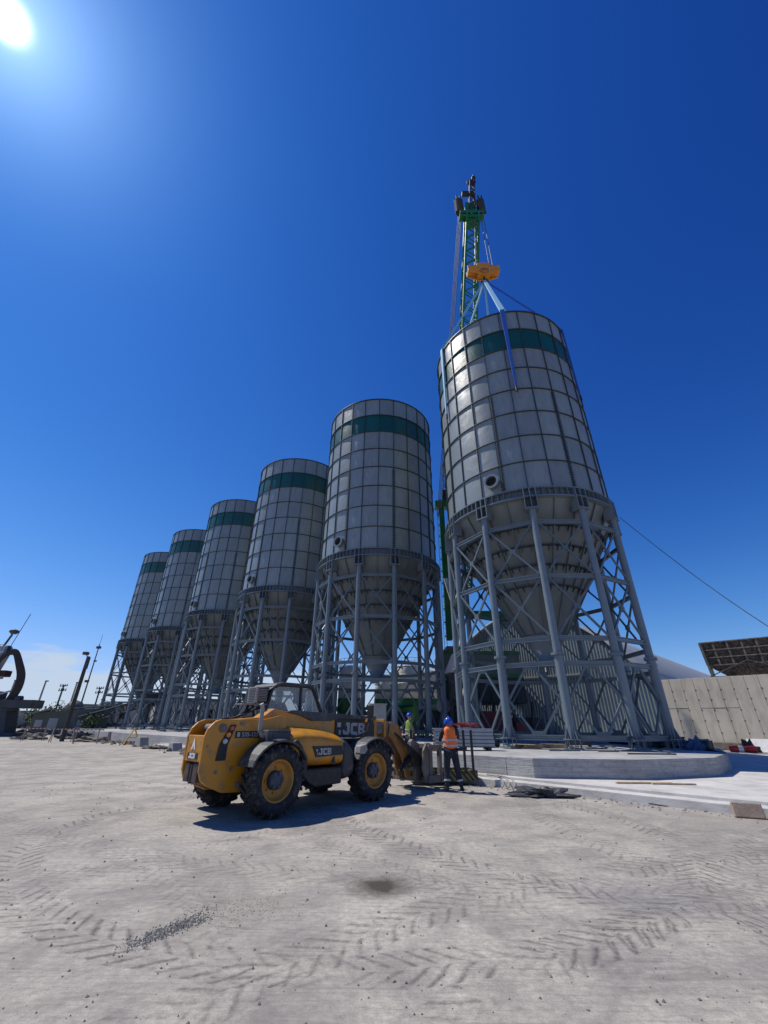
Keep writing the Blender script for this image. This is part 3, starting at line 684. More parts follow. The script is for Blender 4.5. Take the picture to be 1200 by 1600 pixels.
mb = MB(); pts = [Vector((.0, 0, .8)), Vector((.0, 0, .45))] + [Vector((.26 * math.sin(a), 0, .2 + .26 * math.cos(a))) for a in [k * .5 for k in range(0, 10)]]
mb.path(pts, .085, 8); mb.build('hook', M['craned'], hb)
slab_l = ['blue lifting sling at the front of the nearest silo, hanging widest down the panels', 'pale blue lifting sling over the left rim of the nearest silo',
          'lifting sling to the back left rim of the nearest silo', 'lifting sling to the far back rim of the nearest silo', 'thin white looking sling running to the back right rim of the nearest silo', 'dark blue sling on the right side of the nearest silo']
for i, da in enumerate((-102, -163, 137, 77, 17, -42)):
    a = R(da); u = pol(1, a, 0); rim = S6 + u * (RB + .13) + Vector((0, 0, ZRIM + .05)); t_ = Vector((-u.y, u.x, 0))
    top = HK + Vector((0, 0, -.05)) + u * .06
    mb = MB()
    def band(p, q, w0, w1, th, nrm_, mi):
        d = (q - p).normalized(); x = d.cross(nrm_).normalized(); vs = []
        for P_, w_ in ((p, w0), (q, w1)):
            for i_, j_ in ((-1, -1), (1, -1), (1, 1), (-1, 1)): vs.append(P_ + x * w_ / 2 * i_ + nrm_ * th / 2 * j_)
        mb.add(vs, [(3, 2, 1, 0), (4, 5, 6, 7), (0, 1, 5, 4), (1, 2, 6, 5), (2, 3, 7, 6), (3, 0, 4, 7)], mi)
    wd = .30 if i < 2 else .18
    nn_ = (u * 1.0 + Vector((0, 0, .45))).normalized()
    org = rim.copy(); mid = top.lerp(rim, .55) if i == 0 else top.lerp(rim, .5)
    band(top - org, Vector((0, 0, 0)), wd * .8, wd, .16 if i < 2 else .10, nn_, 0 if i != 5 else 1)
    low = u * .02 + Vector((0, 0, -6.9 if i == 0 else -6.2))
    band(u * .02, low, wd, wd * .35, .09, u, 1 if i in (0, 5) else 0)
    mb.tube(low, low + Vector((0, 0, -.35)), .07, 8, 2); mb.tube(low + Vector((0, 0, -.35)), low + Vector((0, 0, -.9)), .02, 5, 2)
    o_ = mb.build('lifting_sling', [M['lsling'], M['bsling'], M['craned']], fix=False); o_.location = org
    tag(o_, slab_l[i], 'sling', 'lifting slings of the nearest silo')
# tag line from the ring to the right
mb = MB(); a_ = Vector((12.2, 19.6, 12.1)); b_ = Vector((17.0, 13.2, 1.2)); pts = []
a_ = Vector((11.6, 18.1, 10.75)); b_ = Vector((15.7, 14.2, 2.6))
for k in range(13):
    t = k / 12; p = a_.lerp(b_, t); p.z -= math.sin(math.pi * t) * .45; pts.append(p - a_)
mb.path(pts, .016, 5); o_ = mb.build('guide_rope', M['rope'], fix=False); o_.location = a_; tag(o_, 'thin dark guide rope slanting down from the nearest silo towards the right edge', 'rope')

def jcb(name, h, m_, parent, mtx):
    # heavy block capitals, h = cap height; x to the right, z up, face towards -y
    mb = MB(); t_ = h * .26; w_ = h * .86; gp = h * .14; c_ = h * .16
    def P(poly, x0): mb.prism([(x0 + x, z_) for x, z_ in poly], 'Y', -.003, .003)
    P([(w_ * .42, h), (w_ * .42, h - t_), (w_ * .6, h - t_), (w_ * .6, t_), (t_ * .9, t_), (t_ * .9, t_ * 1.5), (0, t_ * 1.5), (0, c_), (c_, 0), (w_ - c_, 0), (w_, c_), (w_, h)], 0)
    x0 = w_ + gp
    P([(c_, 0), (w_, 0), (w_, t_), (t_ * 1.15, t_), (t_ * 1.15, h - t_), (w_, h - t_), (w_, h), (c_, h), (0, h - c_), (0, c_)], x0)
    x0 = 2 * (w_ + gp)
    P([(0, 0), (t_ * 1.1, 0), (t_ * 1.1, h), (0, h)], x0)
    for z0, z1 in ((0, t_ * .85), (h / 2 - t_ * .4, h / 2 + t_ * .4), (h - t_ * .85, h)): P([(t_ * 1.1, z0), (w_ - c_ * .6, z0), (w_ - c_ * .6, z1), (t_ * 1.1, z1)], x0)
    for z0, z1 in ((0, h / 2 - t_ * .05), (h / 2 + t_ * .05, h)): P([(w_ - t_ * 1.1, z0 + c_ * .1), (w_ - c_ * .6, z0), (w_, z0 + c_ * .7), (w_, z1 - c_ * .7), (w_ - c_ * .6, z1), (w_ - t_ * 1.1, z1 - c_ * .1)], x0)
    o = mb.build(name, m_, parent); o.matrix_local = mtx; return o
# ------------------------------------------------------------------ telehandler (x forward, y left)
HD = R(48.6)
th = thing('telehandler', 'yellow telescopic handler with its boom lowered, parked in front of the silos', 'telehandler', (-1.90, 11.21, 0), HD)
def wheel(x, y, steer=0):
    sg = 1 if y > 0 else -1
    we = bpy.data.objects.new('wheel', None); C.objects.link(we); we.parent = th; we.location = (x, y, .61); we.rotation_euler = (0, 0, steer + (math.pi if sg > 0 else 0)); we.empty_display_size = .2
    return we
b = MB(); b.lathe([(.36, -.15), (.37, -.20), (.45, -.215), (.53, -.205), (.565, -.17), (.575, -.08), (.575, .08), (.565, .17), (.53, .205), (.45, .215), (.37, .20), (.36, .15)], 48, axis='Y')
for k in range(22):
    a = k * 2 * math.pi / 22
    for sg in (-1, 1):
        aa = a + (math.pi / 22 if sg > 0 else 0)
        vs = []
        for (y, da, r_) in ((0.015, .13, .572), (.10, .05, .572), (.20, -.03, .560), (.222, -.05, .50)):
            for dd in (-.036, .036):
                for rr in (r_ - .02, r_ + .042 if y < .21 else r_ + .012):
                    an = aa + da + dd; vs.append((rr * math.cos(an), sg * y, rr * math.sin(an)))
        fs = []
        for q in range(3):
            o0 = q * 4; fs += [(o0 + 1, o0 + 3, o0 + 7, o0 + 5), (o0, o0 + 1, o0 + 5, o0 + 4), (o0 + 2, o0 + 6, o0 + 7, o0 + 3)]
        fs += [(0, 2, 3, 1), (12, 13, 15, 14)]
        b.add(vs, fs)
w0 = wheel(-1.4, -.95, R(-3)); ty = b.build('tyre', M['tyre'], w0)
b = MB(); b.lathe([(.365, -.16), (.345, -.19), (.325, -.17), (.31, -.08), (.285, -.05), (.25, -.045), (.13, -.02), (.02, -.02)], 36, axis='Y'); b.lathe([(.365, .16), (.33, .17), (.3, .1), (.3, -.04)], 36, axis='Y')
for k in range(8): b.tube(pol(1, 0, 0) * 0 + Vector((.21 * math.cos(k * .785), -.03, .21 * math.sin(k * .785))), Vector((.21 * math.cos(k * .785), -.07, .21 * math.sin(k * .785))), .018, 6)
rm = b.build('rim', M['rim'], w0)
b = MB(); b.lathe([(.165, -.02), (.16, -.10), (.13, -.13), (.06, -.14), (.005, -.14)], 24, axis='Y')
for k in range(6): b.box(-.03 + .12 * math.cos(k * 1.047), .03 + .12 * math.cos(k * 1.047), -.15, -.1, -.03 + .12 * math.sin(k * 1.047), .03 + .12 * math.sin(k * 1.047))
hb_ = b.build('hub', M['chrome'], w0)
for x, y, st in ((1.4, -.95, R(-4)), (-1.4, .95, R(-3)), (1.4, .95, R(-4))):
    ww = wheel(x, y, st)
    for s_ in (ty, rm, hb_): inst(s_, ww)
# frame
mb = MB(); mb.box(-2.3, 2.2, -.42, .42, .5, .86); mb.box(-1.75, -1.1, -.8, .8, .5, .7); mb.box(1.1, 1.7, -.8, .8, .5, .7); mb.box(-.9, 2.3, -.45, .6, .86, 1.25)
mb.tube((-1.4, -.85, .61), (-1.4, .85, .61), .11, 12); mb.tube((1.4, -.85, .61), (1.4, .85, .61), .11, 12)
mb.build('chassis', M['black'], th, bevel=.02)
side = [(-2.72, .66), (-2.78, .80), (-2.79, 1.36), (-2.74, 1.50), (-2.64, 1.60), (-2.50, 1.655), (-1.55, 1.66), (-1.15, 1.74), (-.95, 1.72), (-.95, 1.25), (-1.7, 1.05), (-1.85, .42), (-2.25, .44), (-2.6, .58)]
for y in (-.60, .04):
    mb = MB(); mb.prism(side, 'Y', y, y + .06); mb.build('rear_frame_plate', M['yellow'], th, bevel=.015)
mb = MB(); mb.box(-2.775, -2.70, -.54, .04, .95, 1.38); mb.build('rear_panel', M['yellowd'], th, bevel=.01)
mb = MB(); mb.prism([(-2.70, .68), (-2.62, .58), (-2.0, .5), (-2.0, .95), (-2.66, .95)], 'Y', -.54, .04); mb.box(-2.76, -2.66, -.50, -.32, .62, .92); mb.box(-2.76, -2.66, -.18, .0, .62, .92); mb.tube((-2.73, -.25, .60), (-2.73, -.25, .9), .035, 10)
mb.build('tow_hitch', mat('oily_brown_steel', (.075, .055, .04), .6, var=.5, scale=7, dirt=(.02, .018, .016), dirt_amt=.7), th, bevel=.015)
mb = MB(); mb.tube((-2.45, -.64, 1.5), (-2.45, .14, 1.5), .075, 16); mb.tube((-2.45, -.66, 1.5), (-2.45, -.63, 1.5), .045, 12); mb.tube((-2.05, -.62, 1.58), (-2.05, .12, 1.58), .04, 12)
for x, z_, r_ in ((-1.75, .95, .075), (-2.45, .78, .035), (-2.15, .82, .035), (-1.98, .55, .05), (-2.7, 1.2, .02)): mb.tube((x, -.612, z_), (x, -.597, z_), r_, 14)
mb.build('pivot_pin', M['dusty'], th)
mb = MB(); mb.prism([(-2.29, 1.56), (-2.17, 1.56), (-2.30, 1.22), (-2.30, .96), (-2.50, .96), (-2.47, 1.22)], 'Y', -.625, -.604); tl = mb.build('tail_light', M['black'], th, bevel=.006)
for (x, z_, mm) in ((-2.27, 1.50, 'redlens'), (-2.32, 1.39, 'amber'), (-2.37, 1.28, 'clearlens')):
    mb = MB(); mb.tube((x, -.624, z_), (x, -.655, z_), .048, 16, r2=.036); mb.build('lens', M[mm], tl)
mb = MB(); mb.box(-2.16, -1.60, -.616, -.603, 1.33, 1.45); dl = mb.build('model_plate', M['black'], th)
RX = Matrix.Rotation(math.pi / 2, 4, 'X')
text('lettering', '535-125', .105, M['letter'], dl, Matrix.Translation((-2.03, -.618, 1.355)) @ RX, .002, .002, sx=1.1)
mb = MB(); mb.box(-2.13, -2.07, -.619, -.616, 1.35, 1.43); mb.build('emblem', M['letter'], dl)
RM2 = Matrix.Rotation(-math.pi / 2, 4, 'Z') @ RX      # faces -x
mb = MB(); mb.box(-2.784, -2.777, -.44, -.06, .99, 1.09); rp = mb.build('rear_label', M['black'], th)
jcb('lettering', .085, M['white'], rp, Matrix.Translation((-2.787, -.12, .998)) @ Matrix.Rotation(-math.pi / 2, 4, 'Z'))
mb = MB()
mb.prism([(-.31, 1.14), (-.27, 1.14), (-.23, 1.24), (-.23, 1.20), (-.20, 1.14), (-.16, 1.14), (-.23, 1.33), (-.24, 1.33)], 'X', -2.786, -2.778); mb.build('rear_emblem', M['white'], th)
# engine pod on the right side
mb = MB()
secs = []
def podsec(x, top, inner_top, yo, zb, zsh):
    # outline in y,z from inner bottom round the outside to the inner top
    return [(x, -.44, zb), (x, yo, zb), (x, yo - .015, (zb + zsh) / 2), (x, yo, zsh - .06), (x, yo + .035, zsh + .02), (x, yo + .12, zsh + .075), (x, yo + .32, (top + zsh) / 2 + .055), (x, -.58, top), (x, -.44, inner_top)]
stn = [(-1.12, 1.47, 1.49, -.98, 1.12, 1.30), (-1.05, 1.50, 1.51, -1.04, 1.05, 1.33), (-.85, 1.52, 1.53, -1.09, .90, 1.345), (-.66, 1.52, 1.53, -1.12, .77, 1.345), (-.3, 1.50, 1.51, -1.13, .77, 1.32), (0.0, 1.47, 1.48, -1.13, .77, 1.28), (.28, 1.42, 1.44, -1.12, .77, 1.23)]
vs = []; nS = 9
for s_ in stn: vs += podsec(*s_)
fs = [(i * nS + j, i * nS + j + 1, (i + 1) * nS + j + 1, (i + 1) * nS + j) for i in range(len(stn) - 1) for j in range(nS - 1)] + [tuple(range(nS))]
mb.add(vs, fs, 0, True); o_ = mb.build('engine_cover', M['yellow'], th)
sd = o_.modifiers.new('sub', 'SUBSURF'); sd.levels = 2; sd.render_levels = 2
stn = [(.285, 1.42, 1.44, -1.12, .46, 1.23), (.45, 1.38, 1.40, -1.11, .46, 1.18), (.62, 1.31, 1.33, -1.08, .47, 1.10), (.76, 1.20, 1.24, -1.0, .50, 1.0), (.80, 1.1, 1.15, -.92, .55, .92)]
vs = []
for s_ in stn: vs += podsec(*s_)
mb = MB(); fs = [(i * nS + j, i * nS + j + 1, (i + 1) * nS + j + 1, (i + 1) * nS + j) for i in range(len(stn) - 1) for j in range(nS - 1)] + [tuple(range(nS)), tuple(range((len(stn) - 1) * nS, len(stn) * nS))]
mb.add(vs, fs, 0, True); o_ = mb.build('grille_cover', M['dgrey'], th); sd = o_.modifiers.new('sub', 'SUBSURF'); sd.levels = 1; sd.render_levels = 2
mb = MB(); mb.prism([(-.98, 1.0), (-.70, .755), (.29, .755), (.29, .44), (-.45, .42), (-.62, .50), (-.78, .62), (-.95, .9)], 'Y', -1.11, -.44); mb.build('side_skirt', M['black'], th, bevel=.03)
mb = MB(); mb.prism([(-1.0, 1.3), (-.85, 1.16), (-.70, .90), (-.68, .62), (-.76, .60), (-.82, .9), (-.95, 1.12), (-1.1, 1.25)], 'Y', -1.10, -.6); mb.build('arch_liner', M['black'], th, bevel=.01)
mb = MB(); mb.prism([(-.63, 1.17), (.24, 1.16), (.27, .985), (-.52, .965)], 'Y', -1.150, -1.128); pl = mb.build('pod_label', M['black'], th, bevel=.004)
jcb('lettering', .125, M['letter'], pl, Matrix.Translation((-.46, -1.153, 1.0)))
mb = MB(); mb.box(-.53, -.485, -1.154, -1.150, 1.07, 1.11); mb.box(-.50, -.485, -1.154, -1.150, 1.0, 1.05); mb.build('emblem', M['letter'], pl)
mb = MB(); mb.prism([(-.02, .95), (.02, .95), (.04, .81), (-.04, .81)], 'Y', -1.148, -1.128); mb.build('latch', M['black'], th)
mb = MB(); mb.box(-1.62, -1.05, -.92, -.60, 1.24, 1.47); mb.box(-1.50, -1.1, -.94, -.9, 1.27, 1.44); mb.build('air_filter_box', M['dgrey'], th, bevel=.025)
mb = MB(); mb.path([Vector(p) for p in ((-1.5, -.76, 1.35), (-1.66, -.76, 1.37), (-1.72, -.76, 1.46), (-1.72, -.76, 1.88), (-1.76, -.76, 1.95))], .042, 12); mb.build('exhaust_pipe', M['lgrey'], th)
# mudguards
def fender(x, y, name='mudguard'):
    mb = MB(); ro, ri = .73, .69; vs = []; fs = []; n_ = 14; a0, a1 = R(28), R(158)
    sgn = 1 if y > 0 else -1
    prof = [(ri, y - .26), (ro, y - .26), (ro + .02, y), (ro, y + .26), (ri, y + .26), (ri, y)]
    for k in range(n_ + 1):
        a = a0 + (a1 - a0) * k / n_
        for r_, yy in prof: vs.append((x + r_ * math.cos(a), yy, .61 + r_ * math.sin(a) * .95))
    for k in range(n_):
        for j in range(6): fs.append((k * 6 + j, k * 6 + (j + 1) % 6, (k + 1) * 6 + (j + 1) % 6, (k + 1) * 6 + j))
    fs += [tuple(range(6)), tuple(range(n_ * 6, n_ * 6 + 6))]
    mb.add(vs, fs, 0, False); return mb.build(name, M['dgrey'], th, bevel=.008)
for x in (-1.4, 1.4):
    for y in (-.93, .93): fender(x, y)
mb = MB(); mb.prism([(.78, 1.14), (.98, 1.17), (1.02, 1.05), (.92, .97), (.76, .98)], 'Y', -1.2, -1.02); mb.build('mudguard_flap', M['lgrey'], th, bevel=.02)
# boom
def bm_(x, z_): return (x, z_ - .018 * (x + 2.45))
mb = MB(); mb.prism([bm_(-2.45, 1.38), bm_(-2.5, 1.52), bm_(-2.35, 1.64), bm_(-1.5, 1.72), bm_(-1.2, 1.90), bm_(-.9, 1.86), bm_(.55, 1.80), bm_(2.0, 1.80), bm_(2.0, 1.36), bm_(-1.5, 1.34)], 'Y', -.44, -.10)
mb.build('boom', M['yellow'], th, bevel=.02)
mb = MB(); mb.prism([bm_(-.9, 1.845), bm_(-.75, 1.89), bm_(2.05, 1.85), bm_(2.05, 1.78), bm_(.65, 1.76), bm_(.45, 1.70), bm_(-.15, 1.69), bm_(-.45, 1.78)], 'Y', -.50, -.445); mb.build('hose_guard', M['dgrey'], th, bevel=.008)
mb = MB(); mb.prism([bm_(.62, 1.77), bm_(1.99, 1.77), bm_(1.99, 1.37), bm_(.62, 1.36)], 'Y', -.466, -.442); bp = mb.build('boom_label', M['black'], th)
jcb('lettering', .27, M['letter'], bp, Matrix.Translation((.87, -.469, 1.355)) @ Matrix.Rotation(R(1), 4, 'Y'))
mb = MB(); mb.box(.68, .80, -.470, -.466, 1.52, 1.62); mb.box(.74, .80, -.470, -.466, 1.36, 1.46); mb.build('emblem', M['letter'], bp)
mb = MB(); mb.box(1.95, 2.85, -.40, -.14, 1.36, 1.66); mb.build('inner_boom', M['dusty'], th, bevel=.015)
mb = MB(); mb.box(2.02, 2.12, -.47, -.07, 1.24, 1.80); mb.box(2.45, 2.55, -.44, -.1, 1.28, 1.72); mb.build('boom_collar', M['yellowd'], th, bevel=.01)
for y in (-.45, -.15):
    mb = MB(); mb.prism([(2.7, 1.64), (3.05, 1.58), (3.42, 1.05), (3.66, .5), (3.58, .30), (3.40, .30), (3.22, .8), (2.85, 1.2), (2.65, 1.34)], 'Y', y, y + .06); mb.build('boom_nose_plate', M['nose'], th, bevel=.01)
mb = MB(); mb.prism([(3.42, 1.16), (3.50, 1.22), (3.80, 1.10), (3.86, .7), (4.02, .30), (3.9, .18), (3.62, .22), (3.60, .55), (3.40, 1.02)], 'Y', -.62, -.5); mb.prism([(3.42, 1.16), (3.50, 1.22), (3.80, 1.10), (3.86, .7), (4.02, .30), (3.9, .18), (3.62, .22), (3.60, .55), (3.40, 1.02)], 'Y', -.02, .1); mb.tube((3.5, -.6, .5), (3.5, .1, .5), .06, 10); mb.tube((3.0, -.3, 1.3), (3.62, -.3, .6), .06, 10)
mb.build('tilt_link', M['dusty'], th, bevel=.01)
mb = MB(); mb.box(3.85, 3.97, -.95, .45, .98, 1.1); mb.box(3.85, 3.97, -.95, .45, .16, .28)
for y in (-.95, -.55, .0, .35): mb.box(3.84, 3.98, y, y + .10, .2, 1.08)
mb.box(3.9, 3.95, -.85, .35, .6, .7); mb.box(3.75, 4.35, -1.0, -.92, .16, .34); mb.box(3.75, 4.35, -1.0, -.92, .95, 1.08); mb.prism([(3.6, .95), (3.75, 1.12), (3.95, 1.12), (3.95, .18), (3.7, .18), (3.55, .5)], 'Y', -.92, -.86)
mb.box(4.25, 4.38, -1.0, -.9, .16, 1.08); mb.box(4.25, 4.38, -.55, -.43, .16, 1.0); mb.box(4.22, 4.3, -1.0, .4, .9, 1.0)
mb.build('fork_carriage', M['dusty'], th, bevel=.01)
mb = MB(); mb.box(3.86, 3.94, -.84, -.10, .28, .98); mb.box(3.80, 3.9, -.02, .34, .3, .98)  # black panels added as shade in the gaps between the fork uprights
for k in range(5): mb.path([Vector((3.55 + .07 * k, -.64 - .02 * k, .5 + .05 * k)), Vector((3.3 + .05 * k, -.66, .95)), Vector((2.9, -.5 + .03 * k, 1.35 + .02 * k))], .018, 6)
mb.tube((3.15, -.52, .55), (3.75, -.52, .95), .07, 10); mb.tube((3.0, -.52, .45), (3.15, -.52, .55), .04, 8)
mb.build('cylinder_and_gap_shade', M['black'], th, bevel=.006)
for y in (-.8, .15):
    mb = MB(); mb.prism([(3.98, 1.12), (4.05, 1.12), (4.07, .26), (5.15, .20), (5.15, .16), (4.0, .12)], 'Y', y, y + .13); mb.build('fork', M['black'], th, bevel=.008)
# work lamp and mirror at the front right
mb = MB(); mb.path([Vector(p) for p in ((.95, -.75, 1.3), (1.35, -.85, 1.42), (1.42, -.85, 1.62))], .022, 8); mb.tube((1.42, -.85, 1.6), (1.42, -.85, 2.0), .018, 8); mb.box(1.38, 1.44, -.98, -.8, 1.74, 2.02); mb.build('mirror', M['black'], th, bevel=.01)
mb = MB(); mb.box(1.5, 1.62, -.75, -.62, 1.62, 1.72); hl = mb.build('indicator_light', M['black'], th, bevel=.01); mb = MB(); mb.tube((1.50, -.685, 1.67), (1.48, -.685, 1.67), .04, 10); mb.build('lens', M['amber'], hl)
# cab on the left side
cabe = bpy.data.objects.new('cab', None); C.objects.link(cabe); cabe.parent = th
def cabpost(a, c_, r_=.035): mbx.bar(a, c_, r_ * 2, r_ * 2)
mbx = MB()
yr, yl = .30, 1.12
base, tz = 1.30, 2.44
out = [(-.98, 1.25), (-.98, 1.75), (-.80, 2.36), (-.62, 2.43), (.30, 2.44), (.46, 2.38), (.92, 1.62), (.95, 1.25)]
for y in (yr, yl):
    for p, q in zip(out, out[1:]): mbx.bar((p[0], y, p[1]), (q[0], y, q[1]), .07, .08, up=(0, 1, 0))
    mbx.bar((.10, y, 1.3), (.05, y, 2.42), .06, .07, up=(0, 1, 0))
    mbx.bar((-.98, y, 1.75), (.88, y, 1.68), .05, .06, up=(0, 1, 0))
for p in out: mbx.bar((p[0], yr, p[1]), (p[0], yl, p[1]), .07, .07)
mbx.build('cab_frame', M['black'], cabe, bevel=.01)
mb = MB(); mb.box(-1.02, -.86, yr + .02, yl - .02, 2.02, 2.36); mb.prism([(-.92, 2.30), (-.72, 2.45), (-.5, 2.50), (.32, 2.50), (.50, 2.43), (.3, 2.44), (-.6, 2.42)], 'Y', yr - .05, yl + .05); mb.build('cab_roof', M['dgrey'], cabe, bevel=.02)
mb = MB(); mb.box(-.95, .92, yr - .01, yl + .01, .7, 1.28); mb.prism([(-.97, 1.25), (-.97, 1.72), (.1, 1.68), (.9, 1.6), (.94, 1.25)], 'Y', yl, yl + .03); mb.build('cab_lower_body', M['yellow'], cabe, bevel=.02)
for y in (yr, yl):
    mb = MB(); mb.prism([(-.94, 1.78), (-.78, 2.33), (-.6, 2.40), (.28, 2.41), (.42, 2.35), (.86, 1.70)], 'Y', y - .004, y + .004); mb.build('side_window', M['glass'], cabe)
mb = MB(); mb.add([(.49, yr, 2.36), (.49, yl, 2.36), (.94, yl, 1.6), (.94, yr, 1.6)], [(0, 1, 2, 3)]); mb.build('windscreen', M['glass'], cabe)
mb = MB(); mb.box(-.55, -.05, .5, .95, 1.3, 1.5); mb.prism([(-.55, 1.5), (-.42, 1.5), (-.52, 2.1), (-.64, 2.1)], 'Y', .52, .93); mb.build('seat', M['black'], cabe, bevel=.03)
mb = MB(); mb.bar((.62, .72, 1.3), (.42, .72, 1.78), .05, .05); mb.lathe([(.17, -.012), (.19, 0), (.17, .012), (.155, 0), (.17, -.012)], 20, c=(.40, .72, 1.79)); mb.build('steering_wheel', M['black'], cabe)
mb = MB(); mb.box(.16, .34, .42, .72, 2.05, 2.34); mb.build('display_unit', M['black'], cabe, bevel=.01)
mb = MB(); mb.box(-1.42, -1.36, .02, .34, 2.0, 2.33); mb.box(-1.36, -1.08, .06, .32, 2.02, 2.32, 1)
for k in range(9): mb.box(-1.427, -1.42, .05, .31, 2.025 + k * .033, 2.038 + k * .033, 1)
for k in range(8): mb.box(-1.36 + .02, -1.10, .045, .06, 2.04 + k * .034, 2.055 + k * .034, 0)
mb.bar((-1.1, .2, 2.1), (-.85, .4, 2.1), .05, .05, 1); mb.bar((-1.7, .2, 1.965), (-1.05, .2, 1.98), .25, .02); mb.bar((-1.3, .3, 1.98), (-1.1, .35, 1.4), .05, .05, 1)
mb.build('air_conditioner', [M['beige'], M['black']], th, bevel=.006)
mb = MB(); mb.path([Vector(p) for p in ((-2.1, .1, 1.66), (-1.75, .15, 1.70), (-1.45, .15, 1.86), (-1.2, .1, 1.9))], .025, 8); mb.path([Vector(p) for p in ((-2.0, -.02, 1.66), (-1.6, 0, 1.78), (-1.3, 0, 1.93))], .02, 8); mb.build('hydraulic_hose', M['black'], th)

# ------------------------------------------------------------------ people
def skin(name, verts, edges, rad, m_, parent=None, sub=2, root=0, loc=(0, 0, 0), rz=0, scale=1.0):
    me = bpy.data.meshes.new(name); me.from_pydata([tuple(v) for v in verts], edges, []); me.materials.append(m_)
    o = bpy.data.objects.new(name, me); C.objects.link(o)
    sk = o.modifiers.new('skin', 'SKIN'); sk.use_smooth_shade = True
    lay = me.skin_vertices[0].data if len(me.skin_vertices) else None
    if lay is None:
        import bmesh
        bm = bmesh.new(); bm.from_mesh(me); bm.verts.layers.skin.verify(); bm.to_mesh(me); bm.free(); lay = me.skin_vertices[0].data
    for i, r_ in enumerate(rad): lay[i].radius = r_ if isinstance(r_, tuple) else (r_, r_); lay[i].use_root = (i == root)
    ss = o.modifiers.new('sub', 'SUBSURF'); ss.levels = sub; ss.render_levels = sub
    dg = bpy.context.evaluated_depsgraph_get(); dg.update()
    m2 = bpy.data.meshes.new_from_object(o.evaluated_get(dg)); m2.materials.clear(); m2.materials.append(m_); m2.name = name
    for p in m2.polygons: p.use_smooth = True
    bpy.data.objects.remove(o); o = bpy.data.objects.new(name, m2); C.objects.link(o)
    if parent: o.parent = parent
    else: o.location = loc; o.rotation_euler = (0, 0, rz)
    return o
def person(J, label, loc, rz, top, legs, vest=None, helmet=None, tall=1.0, cuffs=True, hair=None, group=None):
    # J: joints in the person's frame (x right, y forward, z up)
    keys = list(J); idx = {k: i for i, k in enumerate(keys)}
    RD = dict(pelvis=(.15, .105), waist=(.13, .095), chest=(.155, .105), upper=(.15, .09), neck=.052, jaw=.062, head=(.076, .092), crown=(.055, .07),
              shL=.058, shR=.058, elL=.042, elR=.042, wrL=.028, wrR=.028, haL=.036, haR=.036, hipL=.088, hipR=.088, knL=.062, knR=.062, anL=.042, anR=.042, toL=.036, toR=.036, heL=.04, heR=.04, nose=.016)
    ed = [('pelvis', 'waist'), ('waist', 'chest'), ('chest', 'upper'), ('upper', 'neck'), ('neck', 'jaw'), ('jaw', 'head'), ('head', 'crown'), ('upper', 'shL'), ('upper', 'shR'), ('shL', 'elL'), ('shR', 'elR'), ('elL', 'wrL'), ('elR', 'wrR'), ('wrL', 'haL'), ('wrR', 'haR'),
          ('pelvis', 'hipL'), ('pelvis', 'hipR'), ('hipL', 'knL'), ('hipR', 'knR'), ('knL', 'anL'), ('knR', 'anR'), ('anL', 'toL'), ('anR', 'toR')]
    ed = [e for e in ed if e[0] in J and e[1] in J]
    V = [Vector(J[k]) for k in keys]; SK = {'pelvis': .6, 'waist': .7, 'chest': .7, 'upper': .45, 'shL': .6, 'shR': .6, 'hipL': .8, 'hipR': .8}
    rad = [(tuple(c * SK.get(k, 1) for c in RD[k]) if isinstance(RD[k], tuple) else RD[k] * SK.get(k, 1)) for k in keys]; edges = [(idx[a], idx[b_]) for a, b_ in ed]
    if 'jaw' in J:
        f_ = (Vector(J['head']) - Vector(J['jaw'])); fw = Vector(J['face']) if 'face' in J else Vector((0, 1, .1))
    # fingers
    for s_ in 'LR':
        if 'ha' + s_ not in J: continue
        h = Vector(J['ha' + s_]); d = (h - Vector(J['wr' + s_])).normalized(); sd_ = d.cross(Vector((0, 0, 1))); sd_ = sd_.normalized() if sd_.length > .1 else Vector((1, 0, 0))
        for q, (off, ln) in enumerate(((-.027, .055), (-.009, .068), (.009, .063), (.027, .048))):
            a_ = h + d * .028 + sd_ * off; b1 = a_ + d * ln * .6 + Vector((0, 0, -.008)); b2 = a_ + d * ln + Vector((0, 0, -.03))
            i0 = len(V); V += [a_, b1, b2]; rad += [.011, .0095, .0085]; edges += [(idx['ha' + s_], i0), (i0, i0 + 1), (i0 + 1, i0 + 2)]
        a_ = h - d * .01 + sd_ * -.035; i0 = len(V); V += [a_, a_ + d * .04 + sd_ * -.02]; rad += [.012, .01]; edges += [(idx['ha' + s_], i0), (i0, i0 + 1)]
    body = skin('person', V, edges, rad, M['skin'], loc=loc, rz=rz, root=idx['pelvis'])
    body.scale = (tall,) * 3; tag(body, label, 'person', group)
    def part(name, ks, es, scl, m_, add=0.02, over=None):
        ks = [k for k in ks if k in J]; ii = {k: i for i, k in enumerate(ks)}
        rr = []
        for k in ks:
            r_ = RD[k]; r_ = r_ if isinstance(r_, tuple) else (r_, r_)
            if over and k in over: r_ = over[k]
            rr.append((r_[0] * scl + add, r_[1] * scl + add))
        return skin(name, [J[k] for k in ks], [(ii[a], ii[b_]) for a, b_ in es if a in ii and b_ in ii], rr, m_, parent=body)
    part('trousers', ['pelvis', 'hipL', 'hipR', 'knL', 'knR', 'anL', 'anR'], [('pelvis', 'hipL'), ('pelvis', 'hipR'), ('hipL', 'knL'), ('hipR', 'knR'), ('knL', 'anL'), ('knR', 'anR')], 1.22, M[legs], .015)
